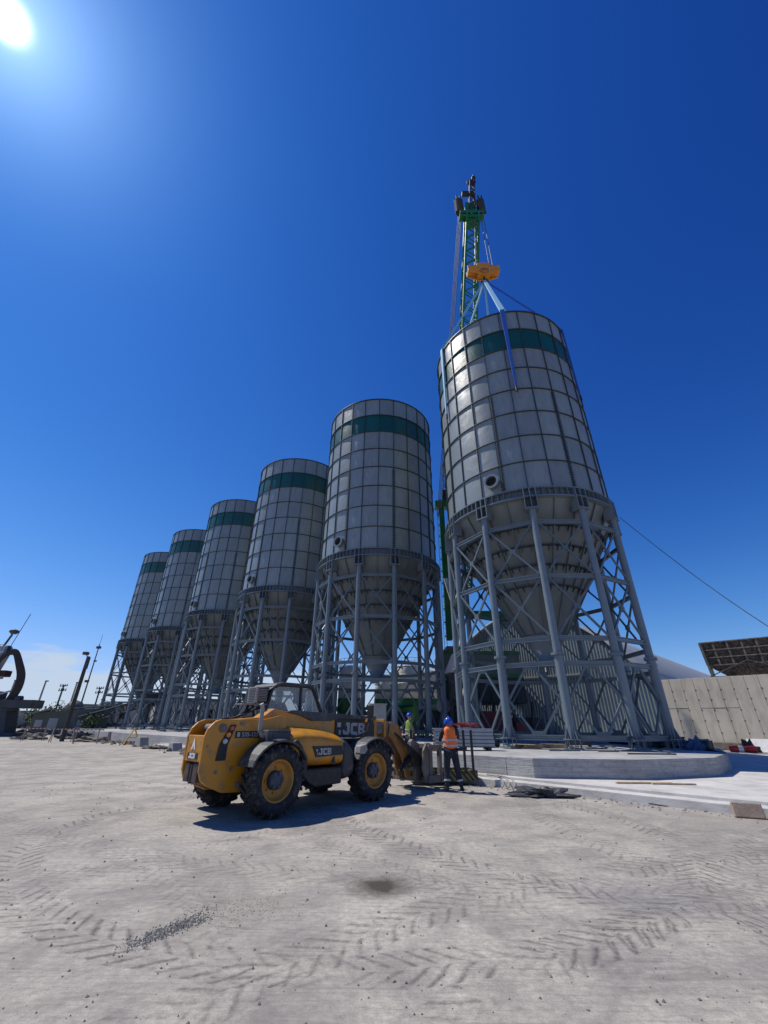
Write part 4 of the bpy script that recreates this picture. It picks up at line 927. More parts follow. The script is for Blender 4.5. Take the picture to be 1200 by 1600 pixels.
    part('jacket', ['pelvis', 'waist', 'chest', 'upper', 'shL', 'shR', 'elL', 'elR', 'wrL', 'wrR'], [('pelvis', 'waist'), ('waist', 'chest'), ('chest', 'upper'), ('upper', 'shL'), ('upper', 'shR'), ('shL', 'elL'), ('shR', 'elR'), ('elL', 'wrL'), ('elR', 'wrR')], 1.05, M[top], .012)
    for s_ in 'LR':
        if 'to' + s_ in J:
            a_ = Vector(J['an' + s_]); t_ = Vector(J['to' + s_]); h_ = a_ + (a_ - t_).normalized() * .04; h_.z = .05
            m_ = a_.lerp(t_, .5); m_.z = .06; tt = t_.copy(); tt.z = .042
            skin('boot', [a_ + Vector((0, 0, .05)), Vector((a_.x, a_.y, .06)), m_, tt], [(0, 1), (1, 2), (2, 3)], [.055, .055, .05, .042], M['black'], parent=body)
    if vest:
        vv = part('vest', ['pelvis', 'waist', 'chest', 'upper', 'shL', 'shR'], [('pelvis', 'waist'), ('waist', 'chest'), ('chest', 'upper'), ('upper', 'shL'), ('upper', 'shR')], 1.08, M[vest], .035, over={'pelvis': (.165, .12), 'waist': (.165, .12), 'chest': (.175, .12), 'upper': (.185, .10), 'shL': (.08, .08), 'shR': (.08, .08)})
        for zz in (1.08, 1.22):
            t0 = Vector(J['pelvis']).lerp(Vector(J['upper']), (zz - J['pelvis'][2]) / (J['upper'][2] - J['pelvis'][2]))
            rx, ry = (.222, .160) if zz > 1.15 else (.216, .158)
            mb = MB(); ring = []
            for z_ in (-.024, .024):
                for k in range(36): ring.append((t0.x + rx * math.cos(k * math.pi / 18), t0.y + ry * math.sin(k * math.pi / 18), zz + z_))
            mb.add(ring, [(k, (k + 1) % 36, 36 + (k + 1) % 36, 36 + k) for k in range(36)], 0, True); mb.build('reflective_band', M['tape'], vv, fix=False)
    if cuffs and 'anL' in J:
        for s_ in 'LR':
            a_ = Vector(J['kn' + s_]).lerp(Vector(J['an' + s_]), .60); d = (Vector(J['an' + s_]) - Vector(J['kn' + s_])).normalized()
            mb = MB(); mb.tube(a_ - d * .022, a_ + d * .022, .083, 20, cap=False); mb.build('reflective_cuff', M['tape'], body, fix=False)
    hc = Vector(J['head']); hd = (Vector(J['crown']) - Vector(J['jaw'])).normalized(); q = Vector((0, 0, 1)).rotation_difference(hd).to_matrix().to_4x4()
    if helmet:
        mb = MB(); prof = [(.125, -.02)] + [(.118 * math.cos(a), .118 * math.sin(a) * 1.05) for a in [k * math.pi / 16 for k in range(0, 8)]] + [(.003, .124)]
        mb.lathe(prof, 28); mb.box(-.012, .012, -.1, .1, .09, .126)
        br = [(.10 * math.cos(a), .095 + .075 * math.sin(a)) for a in [k * math.pi / 8 for k in range(9)]]
        mb.prism([(-.11, .03)] + br[::-1] + [(.11, .03)], 'Z', -.018, -.008)
        o_ = mb.build('hard_hat', M[helmet], body); o_.matrix_local = Matrix.Translation(hc + hd * .02) @ q
    if hair:
        mb = MB(); mb.lathe([(.095 * math.cos(a), .118 * math.sin(a)) for a in [k * math.pi / 14 for k in range(-2, 7)]] + [(.003, .12)], 20); o_ = mb.build('hair', M[hair], body); o_.matrix_local = Matrix.Translation(hc + hd * .005 + Vector((0, -.02, 0))) @ q
    return body
Jw = dict(pelvis=(0, 0, .97), waist=(0, -.01, 1.10), chest=(0, .0, 1.28), upper=(0, -.01, 1.43), neck=(-.01, -.01, 1.51), jaw=(-.02, .05, 1.58), head=(-.02, .02, 1.65), crown=(-.02, -.03, 1.72),
          shL=(-.19, -.005, 1.45), shR=(.19, -.01, 1.45), elL=(-.27, .16, 1.20), elR=(.24, .19, 1.24), wrL=(-.24, .40, 1.24), wrR=(.10, .38, 1.38), haL=(-.24, .47, 1.26), haR=(.05, .43, 1.43),
          hipL=(-.095, 0, .92), hipR=(.095, 0, .92), knL=(-.13, .04, .52), knR=(.16, .03, .52), anL=(-.14, -.02, .10), anR=(.24, .0, .10), toL=(-.16, .15, .04), toR=(.30, .15, .04))
p1 = person(Jw, 'worker in an orange vest and blue helmet, back turned, standing before the silo looking up', (1.90, 13.12, 0), R(-4), 'navy', 'navy', 'orange', 'helmet', 1.0)
Jb = {k: v for k, v in Jw.items()}; Jb.update(elL=(-.28, .05, 1.15), elR=(.30, .03, 1.16), wrL=(-.20, .25, 1.05), wrR=(.22, .22, 1.06), haL=(-.17, .32, 1.04), haR=(.18, .30, 1.05), jaw=(0, .05, 1.58), head=(0, .05, 1.67), crown=(0, .04, 1.75))
p2 = person(Jb, 'worker in a yellow vest and blue helmet, half hidden behind the fork carriage', (1.05, 17.35, .0), R(150), 'navy', 'navy', 'hvyel', 'helmet', .97)
p2.location.z = .235
Jd = dict(pelvis=(0, 0, 0), waist=(0, .0, .13), chest=(0, .02, .30), upper=(0, .02, .45), neck=(0, .03, .54), jaw=(0, .07, .61), head=(0, .06, .70), crown=(0, .04, .77), shL=(-.19, .02, .45), shR=(.19, .02, .45), elL=(-.26, .14, .22), elR=(.26, .14, .22), wrL=(-.15, .36, .24), wrR=(.15, .36, .24), haL=(-.12, .44, .26), haR=(.12, .44, .26),
          hipL=(-.10, .04, -.02), hipR=(.10, .04, -.02), knL=(-.14, .44, .0), knR=(.14, .44, .0), anL=(-.15, .50, -.38), anR=(.15, .50, -.38))
dw = Matrix.Translation((-1.90, 11.21, 0)) @ Matrix.Rotation(HD, 4, 'Z') @ Vector((-.30, .72, 1.56))
p3 = person(Jd, 'driver in a maroon shirt seated inside the telehandler cab', tuple(dw), HD - math.pi / 2, 'maroon', 'navy', cuffs=False, hair='hair', tall=.98)

# ------------------------------------------------------------------ work platform on the ground before the forks
wp = thing('work_platform', 'black and yellow striped work platform with dark railing posts in front of the forks', 'platform', (1.95, 14.5, 0), R(3))
mb = MB(); mb.box(-1.0, .86, -.06, 0, .12, .38); mb.box(-1.0, .86, .9, .96, .12, .38); mb.box(-1.06, -1.0, -.06, .96, .12, .38); mb.box(.86, .92, -.06, .96, .12, .38); mb.build('toe_board', M['hazard'], wp, bevel=.004)
mb = MB(); mb.box(-.99, .85, .01, .89, .14, .18); mb.build('deck', M['dusty'], wp)
for x, y in ((.55, -.09), (.79, -.09), (-.95, .93)):
    mb = MB(); mb.box(x - .035, x + .035, y - .03, y + .03, .3, 1.45); mb.build('railing_post', M['black'], wp, bevel=.005)
mb = MB(); mb.box(-1.0, .56, -.11, -.07, .93, .97); mb.box(-.95, .85, .92, .95, .85, .89); mb.build('rail', M['black'], wp)

# ------------------------------------------------------------------ stacked steel members on the pad
mb = MB(); mb.box(-1.15, 1.15, -.065, .065, -.055, .055); mb.box(-1.17, 1.17, -.035, .035, -.035, .035, 1)
tube_src = mb.build('steel_member', [M['galv'], M['void']], bevel=.01)
tube_src.hide_render = False
first = True; n_ = 0
st_c = Vector((3.15, 18.0, 0)); st_a = R(3)
rowsn = ['lowest', 'second', 'third', 'fourth', 'topmost']
colsn = ['front', 'second', 'third', 'rear']
for i in range(5):
    for j in range(4):
        o_ = tube_src if first else tube_src.copy()
        if not first: C.objects.link(o_)
        first = False
        o_.location = (st_c.x + rnd.uniform(-.03, .03) - j * .0, st_c.y + j * .15, .74 + .17 + i * .125); o_.rotation_euler = (0, 0, st_a + rnd.uniform(-.004, .004))
        tag(o_, 'grey steel member in the %s column, %s layer of the stack right of the worker' % (colsn[j], rowsn[i]), 'steel member', 'grey steel members stacked right of the worker')
mb = MB()
for x in (-.95, 0, .95): mb.box(x - .06, x + .06, -.1, .65, 0, .09)
mb.box(-1.1, 1.1, -.1, 0, .09, .11); mb.box(-1.1, 1.1, .2, .3, .09, .11); mb.box(-1.1, 1.1, .55, .65, .09, .11)
o_ = mb.build('pallet', M['woodg'], loc=(3.15, 18.0, .74)); o_.rotation_euler.z = st_a; tag(o_, 'dark pallet under the stack of grey steel members', 'pallet')
mb = MB()
for k in range(9):
    a = rnd.uniform(0, 6.28); c_ = Vector((rnd.uniform(-.5, .5), rnd.uniform(0, .4), 0)); pts = [c_ + Vector((rnd.uniform(-.28, .28), rnd.uniform(-.12, .12), rnd.uniform(0, .16))) for _ in range(6)]; mb.path(pts, .015, 6)
o_ = mb.build('sling_heap', M['hvred'], loc=(3.3, 18.0, .74 + .17 + .6)); tag(o_, 'red lifting slings heaped on the stack of grey steel members', 'slings')
# second pallets and loose timber under the near silo
for (x, y, rz, lb) in ((6.3, 20.2, .3, 'wooden pallet on the pad under the left part of the nearest silo'), (7.6, 20.9, -.2, 'wooden pallet lying on the pad between the front legs of the nearest silo')):
    mb = MB()
    for k in range(6): mb.box(-.5, .5, -.4 + k * .14, -.3 + k * .14, .1, .12)
    for yy in (-.38, 0, .34): mb.box(-.5, .5, yy, yy + .07, .0, .1)
    o_ = mb.build('pallet', M['wood'], loc=(x, y, PADZ + .003)); o_.rotation_euler.z = rz; tag(o_, lb, 'pallet')
dk = 0
dl_ = ['dark steel offcut on the pad by the front right leg of the nearest silo', 'short dark angle iron on the pad between the two front legs', 'bent reinforcing bar on the pad near the front left leg', 'dark strip of steel on the pad at the far right leg', 'long thin rod lying along the pad edge', 'dark scrap strip on the pad behind the front legs']
for (x, y, l_, rz) in ((9.6, 18.2, .9, .3), (8.4, 17.6, .7, -.2), (6.9, 17.9, 1.2, .1), (11.2, 19.0, .9, 1.0), (9.2, 16.2, 1.6, -.05), (8.9, 19.6, 1.3, .5)):
    mb = MB(); mb.box(-l_ / 2, l_ / 2, -.03, .03, 0, .045); mb.bar((l_ * .3, 0, .02), (l_ * .45, .2, .06), .03, .03)
    o_ = mb.build('steel_offcut', M['rope'], loc=(x, y, PADZ + .002)); o_.rotation_euler.z = rz; tag(o_, dl_[dk], 'offcut'); dk += 1
# dark bundles at the right end of the pad
for (x, y, sx, sy, sz, mm, nm, lb) in ((13.5, 20.9, .9, .5, .35, 'tarp', 'tool_heap', 'low dark heap of gear at the right end of the pad'), (12.9, 19.4, .35, .3, .42, 'btarp', 'tarpaulin', 'crumpled blue sheet at the right end of the pad')):
    o_ = lumpy(0, 0, 0, sx, sy, sz, 12, .35, x).build(nm, M[mm], loc=(x, y, PADZ)); tag(o_, lb, nm.replace('_', ' '))

cl_ = [('long dark tool box on the pad behind the right legs of the nearest silo', 12.9, 21.6, .9, .35, .4, .2), ('small dark crate at the right end of the pad beside the blue sheet', 13.6, 19.9, .3, .25, .3, .7), ('open dark crate on the pad under the outlet of the nearest silo', 9.2, 22.0, .5, .35, .3, -.3), ('dark generator box behind the steel member stack', 4.6, 21.0, .5, .4, .6, .4)]
for lb, x, y, sx, sy, sz, rz in cl_:
    mb = MB(); mb.box(-sx, sx, -sy, sy, .05, sz); mb.box(-sx - .02, sx + .02, -sy - .02, sy + .02, sz, sz + .04)
    for xx in (-sx + .05, sx - .05): mb.box(xx - .04, xx + .04, -sy, sy, 0, .05); mb.box(xx - .015, xx + .015, -sy - .02, -sy, .05, sz)
    o_ = mb.build('crate', M['dgrey'], bevel=.01, loc=(x, y, PADZ + .002)); o_.rotation_euler.z = rz; tag(o_, lb, 'crate')
# ------------------------------------------------------------------ debris on the ground
mb = lumpy(0, 0, 0, .62, .24, .15, 18, .6, 3); o_ = mb.build('tarpaulin', M['tarp'], loc=(4.05, 12.45, 0)); o_.rotation_euler.z = R(-12)
for p in o_.data.polygons: p.use_smooth = False
tag(o_, 'crumpled black sheet lying on the yard before the kerb', 'tarpaulin')
o_ = lumpy(0, 0, 0, .16, .12, .12, 8, .3, 5).build('stone', M['rock'], loc=(5.95, 12.0, 0)); tag(o_, 'white stone lying against the kerb', 'stone')
mb = MB(); mb.box(-.25, .25, -.06, .06, 0, .25); o_ = mb.build('concrete_block', mat('brown_block', (.33, .24, .18), .9, var=.2, scale=8, bump=.5), bevel=.015, loc=(7.28, 9.95, 0)); o_.rotation_euler = (R(-14), 0, R(-22)); tag(o_, 'brown slab leaning against the kerb at the right', 'slab')
for i, (x, y, l_, rz) in enumerate(((7.0, 13.05, 1.5, .02), (7.7, 12.9, 1.1, -.08))):
    mb = MB(); mb.box(-l_ / 2, l_ / 2, -.05, .05, 0, .035); mb.box(-l_ / 2 + .1, l_ / 2 - .3, .06, .12, 0, .03)
    o_ = mb.build('timber_plank', M['wood'], bevel=.004, loc=(x, y, .237)); o_.rotation_euler.z = rz; tag(o_, ['longer', 'shorter, right hand'][i] + ' plank lying on the paving below the pad', 'plank')
mb = MB(); pts = [Vector((0, 0, .02))]
for k in range(1, 26): pts.append(Vector((k * .16, -.165 * k + .12 * math.sin(k * .5), .02 + .01 * math.sin(k * 1.7))))
mb.path(pts, .014, 6); o_ = mb.build('cable', M['black'], loc=(4.2, 13.2, 0)); o_.location = (4.75, 13.0, .0); tag(o_, 'long black cable lying along the foot of the kerb', 'cable')
for i in range(3):
    mb = MB(); pts = [Vector((.35 * math.sin(t * .35) + .0, -t * .11, .26 * max(0, math.cos(t * .22)) + .02)) for t in range(8)]
    mb.path(pts, .017, 8); o_ = mb.build('hose', M['beige'], loc=(3.15 + i * .13, 14.55 - i * .12, 0)); tag(o_, ['leftmost', 'middle', 'rightmost'][i] + ' of the three white hoses curling over the kerb', 'hose', 'white hoses over the kerb')
# concrete edging pieces along kerb
mb = MB(); random.seed(3); g = random.Random(5)
def pebble(mb, x, y, z_, s):
    vs = [Vector((g.uniform(-1, 1), g.uniform(-1, 1), g.uniform(-.5, .8))).normalized() * s * g.uniform(.6, 1.1) for _ in range(6)]
    a = g.uniform(0, 6); o6 = [(1, 0, 0), (0, 1, 0), (-1, 0, 0), (0, -1, 0), (0, 0, .8), (0, 0, -.4)]
    vs = [Vector((x, y, z_ + s * .2)) + Vector((p[0] * math.cos(a) - p[1] * math.sin(a), p[0] * math.sin(a) + p[1] * math.cos(a), p[2])) * s * g.uniform(.6, 1.2) for p in o6]
    mb.add(vs, [(0, 1, 4), (1, 2, 4), (2, 3, 4), (3, 0, 4), (1, 0, 5), (2, 1, 5), (3, 2, 5), (0, 3, 5)])
for k in range(1500):
    t = g.gauss(0, .11) + g.choice([0, 0, .16]); q = g.gauss(0, .16) * (1.3 - min(1, abs(t) * 2.2)); pebble(mb, -1.86 + t * .8 + q * .3, 4.80 + t * .6 + q, 0, g.choice([.0025, .003, .004, .005, .007, .010]))
for k in range(420):
    pebble(mb, -1.35 + g.gauss(0, .3), 5.3 + g.gauss(0, .2), 0, g.choice([.003, .004, .006]))
struct(mb.build('gravel', M['gravel'], fix=False), 'stuff')
mb = MB()
for k in range(900):
    y = 3.3 + 11 * g.random() ** 1.6; x = g.uniform(-.95, .95) * y * .75; pebble(mb, x, y, 0, g.choice([.003, .004, .005, .006, .008, .013]) * (1 + y * .05))
for k in range(500):
    e = g.uniform(-8, 24); n__ = 12.42 - abs(g.gauss(0, .35)); p = en(e, n__); pebble(mb, p.x, p.y, 0, g.choice([.012, .02, .03]))
struct(mb.build('scattered_stones', M['gravel'], fix=False), 'stuff')
mb = MB()
for k in range(520):
    e = g.uniform(14, 60); n__ = 12.5 - abs(g.gauss(0, .8)) + .3; p = en(e, n__); pebble(mb, p.x, p.y, 0, g.choice([.05, .08, .12, .2]))
struct(mb.build('rubble', M['rubble'], fix=False), 'stuff')

# ------------------------------------------------------------------ right side: hall, panel wall, rusty bin, red cylinder
# vault hall with a corrugated gable, parallel to the row
GN = 37.9
hc = Vector((20.3, 33.2, 0)); eR = hc.dot(E_); Wd = 20.5
hall = thing('storage_hall', 'grey vaulted hall with a corrugated gable wall behind the nearest silo', 'hall', (hc.x, hc.y, .235), RA)
# local: x along row to the left, y = -n direction (towards yard); so far side is -y
prof = []
for k in range(25):
    t = k / 24; x = Wd * t; zz = 4.1 + 6.9 * math.sin(math.pi * t) ** .8; prof.append((x, zz))
mb = MB(); nst = 164
vs = []; fs = []
for k in range(nst + 1):
    x = Wd * k / nst; t = x / Wd; zt = 4.1 + 6.9 * math.sin(math.pi * min(max(t, 0), 1)) ** .8; yy = .035 if (k % 2 == 0) else -.035
    vs += [(x, yy, 0), (x, yy, max(zt - .05, .1))]
for k in range(nst): fs.append((2 * k, 2 * k + 1, 2 * k + 3, 2 * k + 2))
mb.add(vs, fs); mb.build('gable_wall', M['corr'], hall, fix=False)
mb = MB(); LN = 62; vs = []; fs = []; ny = 16
for j in range(ny + 1):
    y = .25 - LN * j / ny
    for x, zz in prof: vs.append((x, y, zz))
for j in range(ny):
    for k in range(24): fs.append((j * 25 + k, j * 25 + k + 1, (j + 1) * 25 + k + 1, (j + 1) * 25 + k))
mb.add(vs, fs, 0, True); o_ = mb.build('vault_roof', M['tin'], hall, fix=False); sf = o_.modifiers.new('s', 'SOLIDIFY'); sf.thickness = .12
for j in range(ny + 1):
    mb = MB(); y = .2 - LN * j / ny
    mb.path([Vector((x, y, zz + .05)) for x, zz in prof], .045, 5); mb.build('roof_rib', M['galv'], hall, fix=False)
mb = MB(); mb.box(-.05, .05, -LN, -.05, 0, 4.12); mb.box(Wd - .05, Wd + .05, -LN, -.05, 0, 4.12); mb.build('side_wall', M['corr'], hall)
for x in (6.5, 8.0, 10.6, 13.2):
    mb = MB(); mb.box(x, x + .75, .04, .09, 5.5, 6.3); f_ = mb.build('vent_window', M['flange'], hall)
    mb = MB(); mb.box(x + .08, x + .67, .09, .10, 5.58, 6.22); mb.build('pane', M['white'], f_)
mb = MB(); mb.box(4.5, 18.5, .05, .14, 5.15, 5.3); mb.build('gable_rail', M['galv'], hall)
# precast panel wall
pw = thing('panel_wall', 'tall wall of precast concrete panels at the right of the yard', 'wall', (hc.x, hc.y, .235), RA + math.pi)
for k in range(26):
    mb = MB(); x = .35 + k * .72; mb.box(x + .008, x + .712, -.12 + rnd.uniform(-.006, .006), .15, .45, 4.42)
    o_ = mb.build('wall_panel', M['wallc'], pw, bevel=.012)
    mb = MB()
    for zz in (1.0, 1.7, 2.35, 3.0, 3.6): mb.box(x - .03, x + .05, -.135, -.12, zz, zz + .05)
    mb.build('panel_clip', M['dgrey'], o_)
mb = MB(); mb.box(.3, 19.2, -.125, -.121, 2.48, 2.51); mb.build('joint_strip', M['dgrey'], pw)
mb = MB(); mb.box(.3, 19.5, -.35, .4, 0, .45); mb.build('wall_footing', M['rubble'], pw, bevel=.03)
mb = MB(); mb.box(-1.5, .3, .1, .3, 0, 4.3); mb.build('brick_return', mat('brown_masonry', (.27, .20, .15), .9, var=.3, scale=3, bump=.5), pw)
# ribbed bin on top
bn = thing('rusty_bin', 'rusty ribbed steel hopper bin standing above the concrete panel wall', 'hopper', (29.5, 34.9, 5.1), R(-42))
def binpt(u, v, s):  # inclined face
    return
W2 = 5.4
mb = MB()
vs = [(-W2 / 2 - .1, -.45, 2.85), (W2 / 2 + .1, -.45, 2.85), (W2 / 2, -.35, 1.05), (-W2 / 2, -.35, 1.05), (-W2 / 2 - .1, 1.5, 2.85), (W2 / 2 + .1, 1.5, 2.85), (W2 / 2, 1.0, 1.05), (-W2 / 2, 1.0, 1.05), (-1.6, 0, .2), (1.6, 0, .2), (1.6, .9, .2), (-1.6, .9, .2)]
mb.add(vs, [(0, 1, 2, 3), (1, 5, 6, 2), (5, 4, 7, 6), (4, 0, 3, 7), (3, 2, 9, 8), (2, 6, 10, 9), (6, 7, 11, 10), (7, 3, 8, 11)]); mb.build('bin_body', M['rust'], bn)
mb = MB()
def fp(s, t): # s across 0..1, t up 0..1 on the front face
    hw = W2 / 2 + .1 * t; return Vector((-hw + 2 * hw * s, -.35 - .10 * t - .07, 1.05 + 1.8 * t))
for t in (0, .33, .66, 1): mb.bar(fp(0, t), fp(1, t), .14, .08)
for s in (0, .16, .33, .5, .67, .83, 1): mb.bar(fp(s, 0), fp(s, 1), .09, .14)
mb.build('face_rib', mat('dusty_rib_steel', (.17, .15, .12), .8, var=.6, scale=5, dirt=(.07, .05, .035), dirt_amt=.8), bn)
mb = MB()
for sx in (-1, 1):
    for y in (-.55, 1.1): mb.bar((sx * (W2 / 2 - .1), y, -.0), (sx * (W2 / 2 + .05), y, 2.85), .16, .16)
    mb.bar((sx * (W2 / 2 - .1), -.55, .25), (0, -.5, 1.3), .07, .07)
    mb.bar((0, -.55, 0.1), (0, -.5, 1.4), .07, .07)
mb.bar((-W2 / 2 - .1, -.6, .08), (W2 / 2 + .1, -.6, .08), .2, .2); mb.bar((-W2 / 2 - .1, 1.1, .08), (W2 / 2 + .1, 1.1, .08), .2, .2)
mb.build('support_frame', M['rustf'], bn)
mb = MB(); mb.box(26.4, 29.9, 35.2, 38.0, .235, 4.95); o_ = mb.build('ramp_wall', M['far']); tag(o_, 'plain concrete block carrying the rusty hopper bin', 'plinth')
# red cylinder and gear at the right edge
rc_ = thing('red_cylinder', 'red cylinder with white middle lying on the paving at the right edge', 'cylinder', (21.7, 28.4, .235), R(-38)); rc_.scale = (.68, .68, .68)
mb = MB(); mb.lathe([(.01, -1.0), (.18, -.99), (.26, -.9), (.27, -.35), (.23, -.33), (.23, .33), (.27, .35), (.27, .85), (.2, .98), (.01, 1.0)], 20); o_ = mb.build('drum', M['red'], rc_); o_.rotation_euler = (0, math.pi / 2, 0); o_.location.z = .28
mb = MB(); mb.lathe([(.238, -.3), (.238, .05)], 20); o_ = mb.build('white_label', M['white'], rc_, fix=False); o_.rotation_euler = (0, math.pi / 2, 0); o_.location.z = .28
mb = MB(); mb.box(-1.1, 1.3, -.05, .05, 0, .75); o_ = mb.build('board', M['white'], loc=(23.6, 28.6, .235)); o_.rotation_euler = (R(-20), 0, R(-42)); tag(o_, 'white board leaning behind the red cylinder', 'board')
o_ = lumpy(0, 0, 0, .5, .3, .5, 14, .5, 9).build('hose_heap', M['black'], loc=(22.5, 28.9, .235)); tag(o_, 'heap of black hoses between the red cylinder and the white board', 'hose heap')
# ------------------------------------------------------------------ cement plant behind the second silo
tl_ = ['white and green plant tank seen through the second silo\'s left legs', 'white and green plant tank seen left of the second silo outlet', 'short white and green plant tank just right of the second silo outlet', 'widest white plant tank behind the right legs of the second silo', 'white and green plant tank nearest the crane tower']
for i, (x, y, r_, zt) in enumerate(((-6.4, 47.5, 1.4, 6.6), (-3.5, 47.8, 1.2, 6.9), (.2, 48.5, 1.05, 5.6), (2.75, 47.6, 1.35, 7.0), (5.6, 48.0, 1.3, 6.6))):
    tk = thing('plant_tank', tl_[i], 'tank', (x, y, .235), 0, 'white and green plant tanks')
    mb = MB(); mb.lathe([(.01, zt + .02), (r_ * .6, zt), (r_ - .02, zt - .1), (r_, zt - .14), (r_, 3.7), (.01, 3.7)], 28)
    for k in range(4): mb.lathe([(r_ + .01, 4.3 + k * .85), (r_ + .05, 4.3 + k * .85), (r_ + .05, 4.36 + k * .85), (r_ + .01, 4.36 + k * .85)], 28)
    mb.build('tank_body', M['tankw'], tk)
    mb = MB(); mb.lathe([(r_ + .03, 3.7), (r_ + .03, 1.9), (r_ * .3, .9), (.01, .9)], 28)
    for a in (.8, 2.4, 3.9, 5.5): mb.tube((r_ * math.cos(a), r_ * math.sin(a), 0), (r_ * math.cos(a), r_ * math.sin(a), 2.2), .09, 8)
    mb.build('green_skirt', M['crane'], tk)
    mb = MB(); mb.lathe([(r_ + .04, zt + .7), (r_ + .06, zt + .72), (r_ + .04, zt + .74)], 28)
    for k in range(12): a = k * math.pi / 6; mb.tube(pol(r_ + .02, a, zt - .3), pol(r_ + .05, a, zt + .72), .02, 5)
    mb.build('top_railing', M['beige'], tk, fix=False)
mb = MB(); mb.box(-.42, .42, -.3, .3, .5, 1.4)
for x in (-.38, .38): mb.box(x - .03, x + .03, -.25, .25, 0, .5)
mb.box(-.46, .46, -.34, .34, 1.4, 1.44); mb.box(.02, .36, -.31, -.3, .55, 1.35)
o_ = mb.build('control_cabinet', M['beige'], bevel=.01, loc=(-.25, 24.0, PADZ)); o_.scale = (1, 1, 1.25); o_.rotation_euler.z = R(8); tag(o_, 'beige control cabinet standing under the second silo from the right', 'cabinet')
# machinery between the two right silos
for i, (x, y, sx, sy, zb, zt, mm, nm, lb, ct) in enumerate((
    (4.5, 34.5, 1.7, 1.0, .8, 2.3, 'craned', 'conveyor_feeder', 'dark feeder hopper between the two right hand silos', 'feeder'),
    (.2, 40.0, 2.4, 1.2, 1.2, 2.3, 'fard', 'loading_frame', 'dark loading frame with a green hood seen under the second silo', 'frame'))):
    t_ = thing(nm, lb, ct, (x, y, .235))
    mb = MB(); mb.prism([(-sx, zt), (sx, zt), (sx * .6, zb), (-sx * .6, zb)], 'Y', -sy, sy); mb.build('hopper', M[mm], t_, bevel=.02)
    mb = MB()
    for a in (-1, 1):
        for c_ in (-1, 1): mb.bar((a * sx * .9, c_ * sy * .9, 0), (a * sx * .9, c_ * sy * .9, zt), .12, .12)
        mb.bar((a * sx * .9, -sy * .9, .3), (a * sx * .9, sy * .9, zt), .06, .06); mb.bar((-sx * .9, a * sy * .9, .3), (sx * .9, a * sy * .9, zt), .06, .06)
    mb.build('frame', M['dgrey'], t_)
    mb = MB(); mb.tube((-sx, -sy, zt + .15), (sx, -sy, zt + .5), .12, 8); mb.lathe([(.1, -.1), (.5, -.1), (.55, 0), (.5, .1), (.1, .1)], 16, axis='Y', c=(0, -sy - .2, zt + .3)); mb.build('drive', M['crane'] if i else M['lgrey'], t_)
vw = thing('white_funnel', 'white cone topped dust filter left of the nearest silo legs', 'filter', (5.35, 32.6, .235))
mb = MB(); mb.lathe([(.12, 6.1), (.75, 4.8), (.72, 4.75), (.01, 4.75)], 24); mb.build('cone_cap', M['white'], vw)
mb = MB(); mb.lathe([(.5, 4.75), (.5, 2.9), (.18, 2.3), (.01, 2.3)], 20)
for a in (.8, 2.4, 3.9, 5.5): mb.tube((.55 * math.cos(a), .55 * math.sin(a), 0), (.5 * math.cos(a), .5 * math.sin(a), 3.4), .05, 6)
mb.build('filter_body', M['dgrey'], vw)

# ------------------------------------------------------------------ left background
def pole(x, y, h, r0, r1, mm, label, name, cat='pole', parts='lamp'):
    t_ = thing(name, label, cat, (x, y, 0))
    mb = MB(); mb.tube((0, 0, 0), (0, 0, h), r0, 10, r2=r1)
    if r0 < .1 and parts == 'mast':
        for k in range(int(h / .7)): mb.bar((-.12, 0, k * .7), (.12, 0, k * .7 + .05), .02, .02)
    mb.build('shaft', M[mm], t_)
    mb = MB()
    if parts == 'flood': mb.box(-.55, -.15, -.2, .2, h + .15, h + .4); mb.bar((0, 0, h - .2), (-.3, 0, h + .25), .06, .06); mb.tube((.05, 0, h - 1.1), (.05, 0, h - .1), .17, 8)
    if parts == 'mast': mb.box(-.2, .2, -.15, .15, h * .95, h * .95 + .25); mb.tube((0, 0, h), (0, 0, h + 1.1), .02, 5); mb.box(-.35, .05, -.1, .1, h * .57, h * .57 + .25); mb.box(-.05, .2, -.1, .1, h * .8, h * .8 + .15)
    if parts == 'cross':
        for k in range(2): mb.bar((-.8, 0, h - .3 - k * .9), (.8, 0, h - .1 - k * .9), .12, .12); [mb.tube((x_, 0, h - .3 - k * .9), (x_, 0, h + .2 - k * .9), .09, 6) for x_ in (-.7, -.25, .3, .75)]
    if parts == 'lamp': mb.box(-.15, .5, -.12, .12, h - .1, h + .12)
    mb.build('fitting', M['fard'], t_); return t_
pole(-28.1, 41.4, 7.1, .19, .15, 'woodg', 'thick dark wooden pole with a floodlight on top, left of the silo row', 'floodlight_pole', 'pole', 'flood')
pole(-33.1, 50.0, 9.6, .10, .05, 'fard', 'tall thin mast rising beside the wooden floodlight pole', 'thin_mast', 'mast', 'mast')
pole(-72.4, 95.7, 9.2, .22, .16, 'far', 'pale far pole above the excavator yard, left of the crossarm pole', 'far_pole')
pole(-69.7, 97.7, 8.6, .22, .16, 'fard', 'far pole with crossarms and insulators', 'utility_pole', 'pole', 'cross')
pole(-67.9, 99.0, 9.2, .2, .15, 'far', 'pale far pole just left of the wooden floodlight pole', 'far_pole')
pole(-64.0, 101.5, 8.4, .2, .15, 'fard', 'far pole with crossarms right of the thin mast', 'utility_pole', 'pole', 'cross')
pole(-76.4, 92.5, 9.0, .2, .15, 'far', 'leftmost far pole behind the harbour grab crane', 'far_pole')
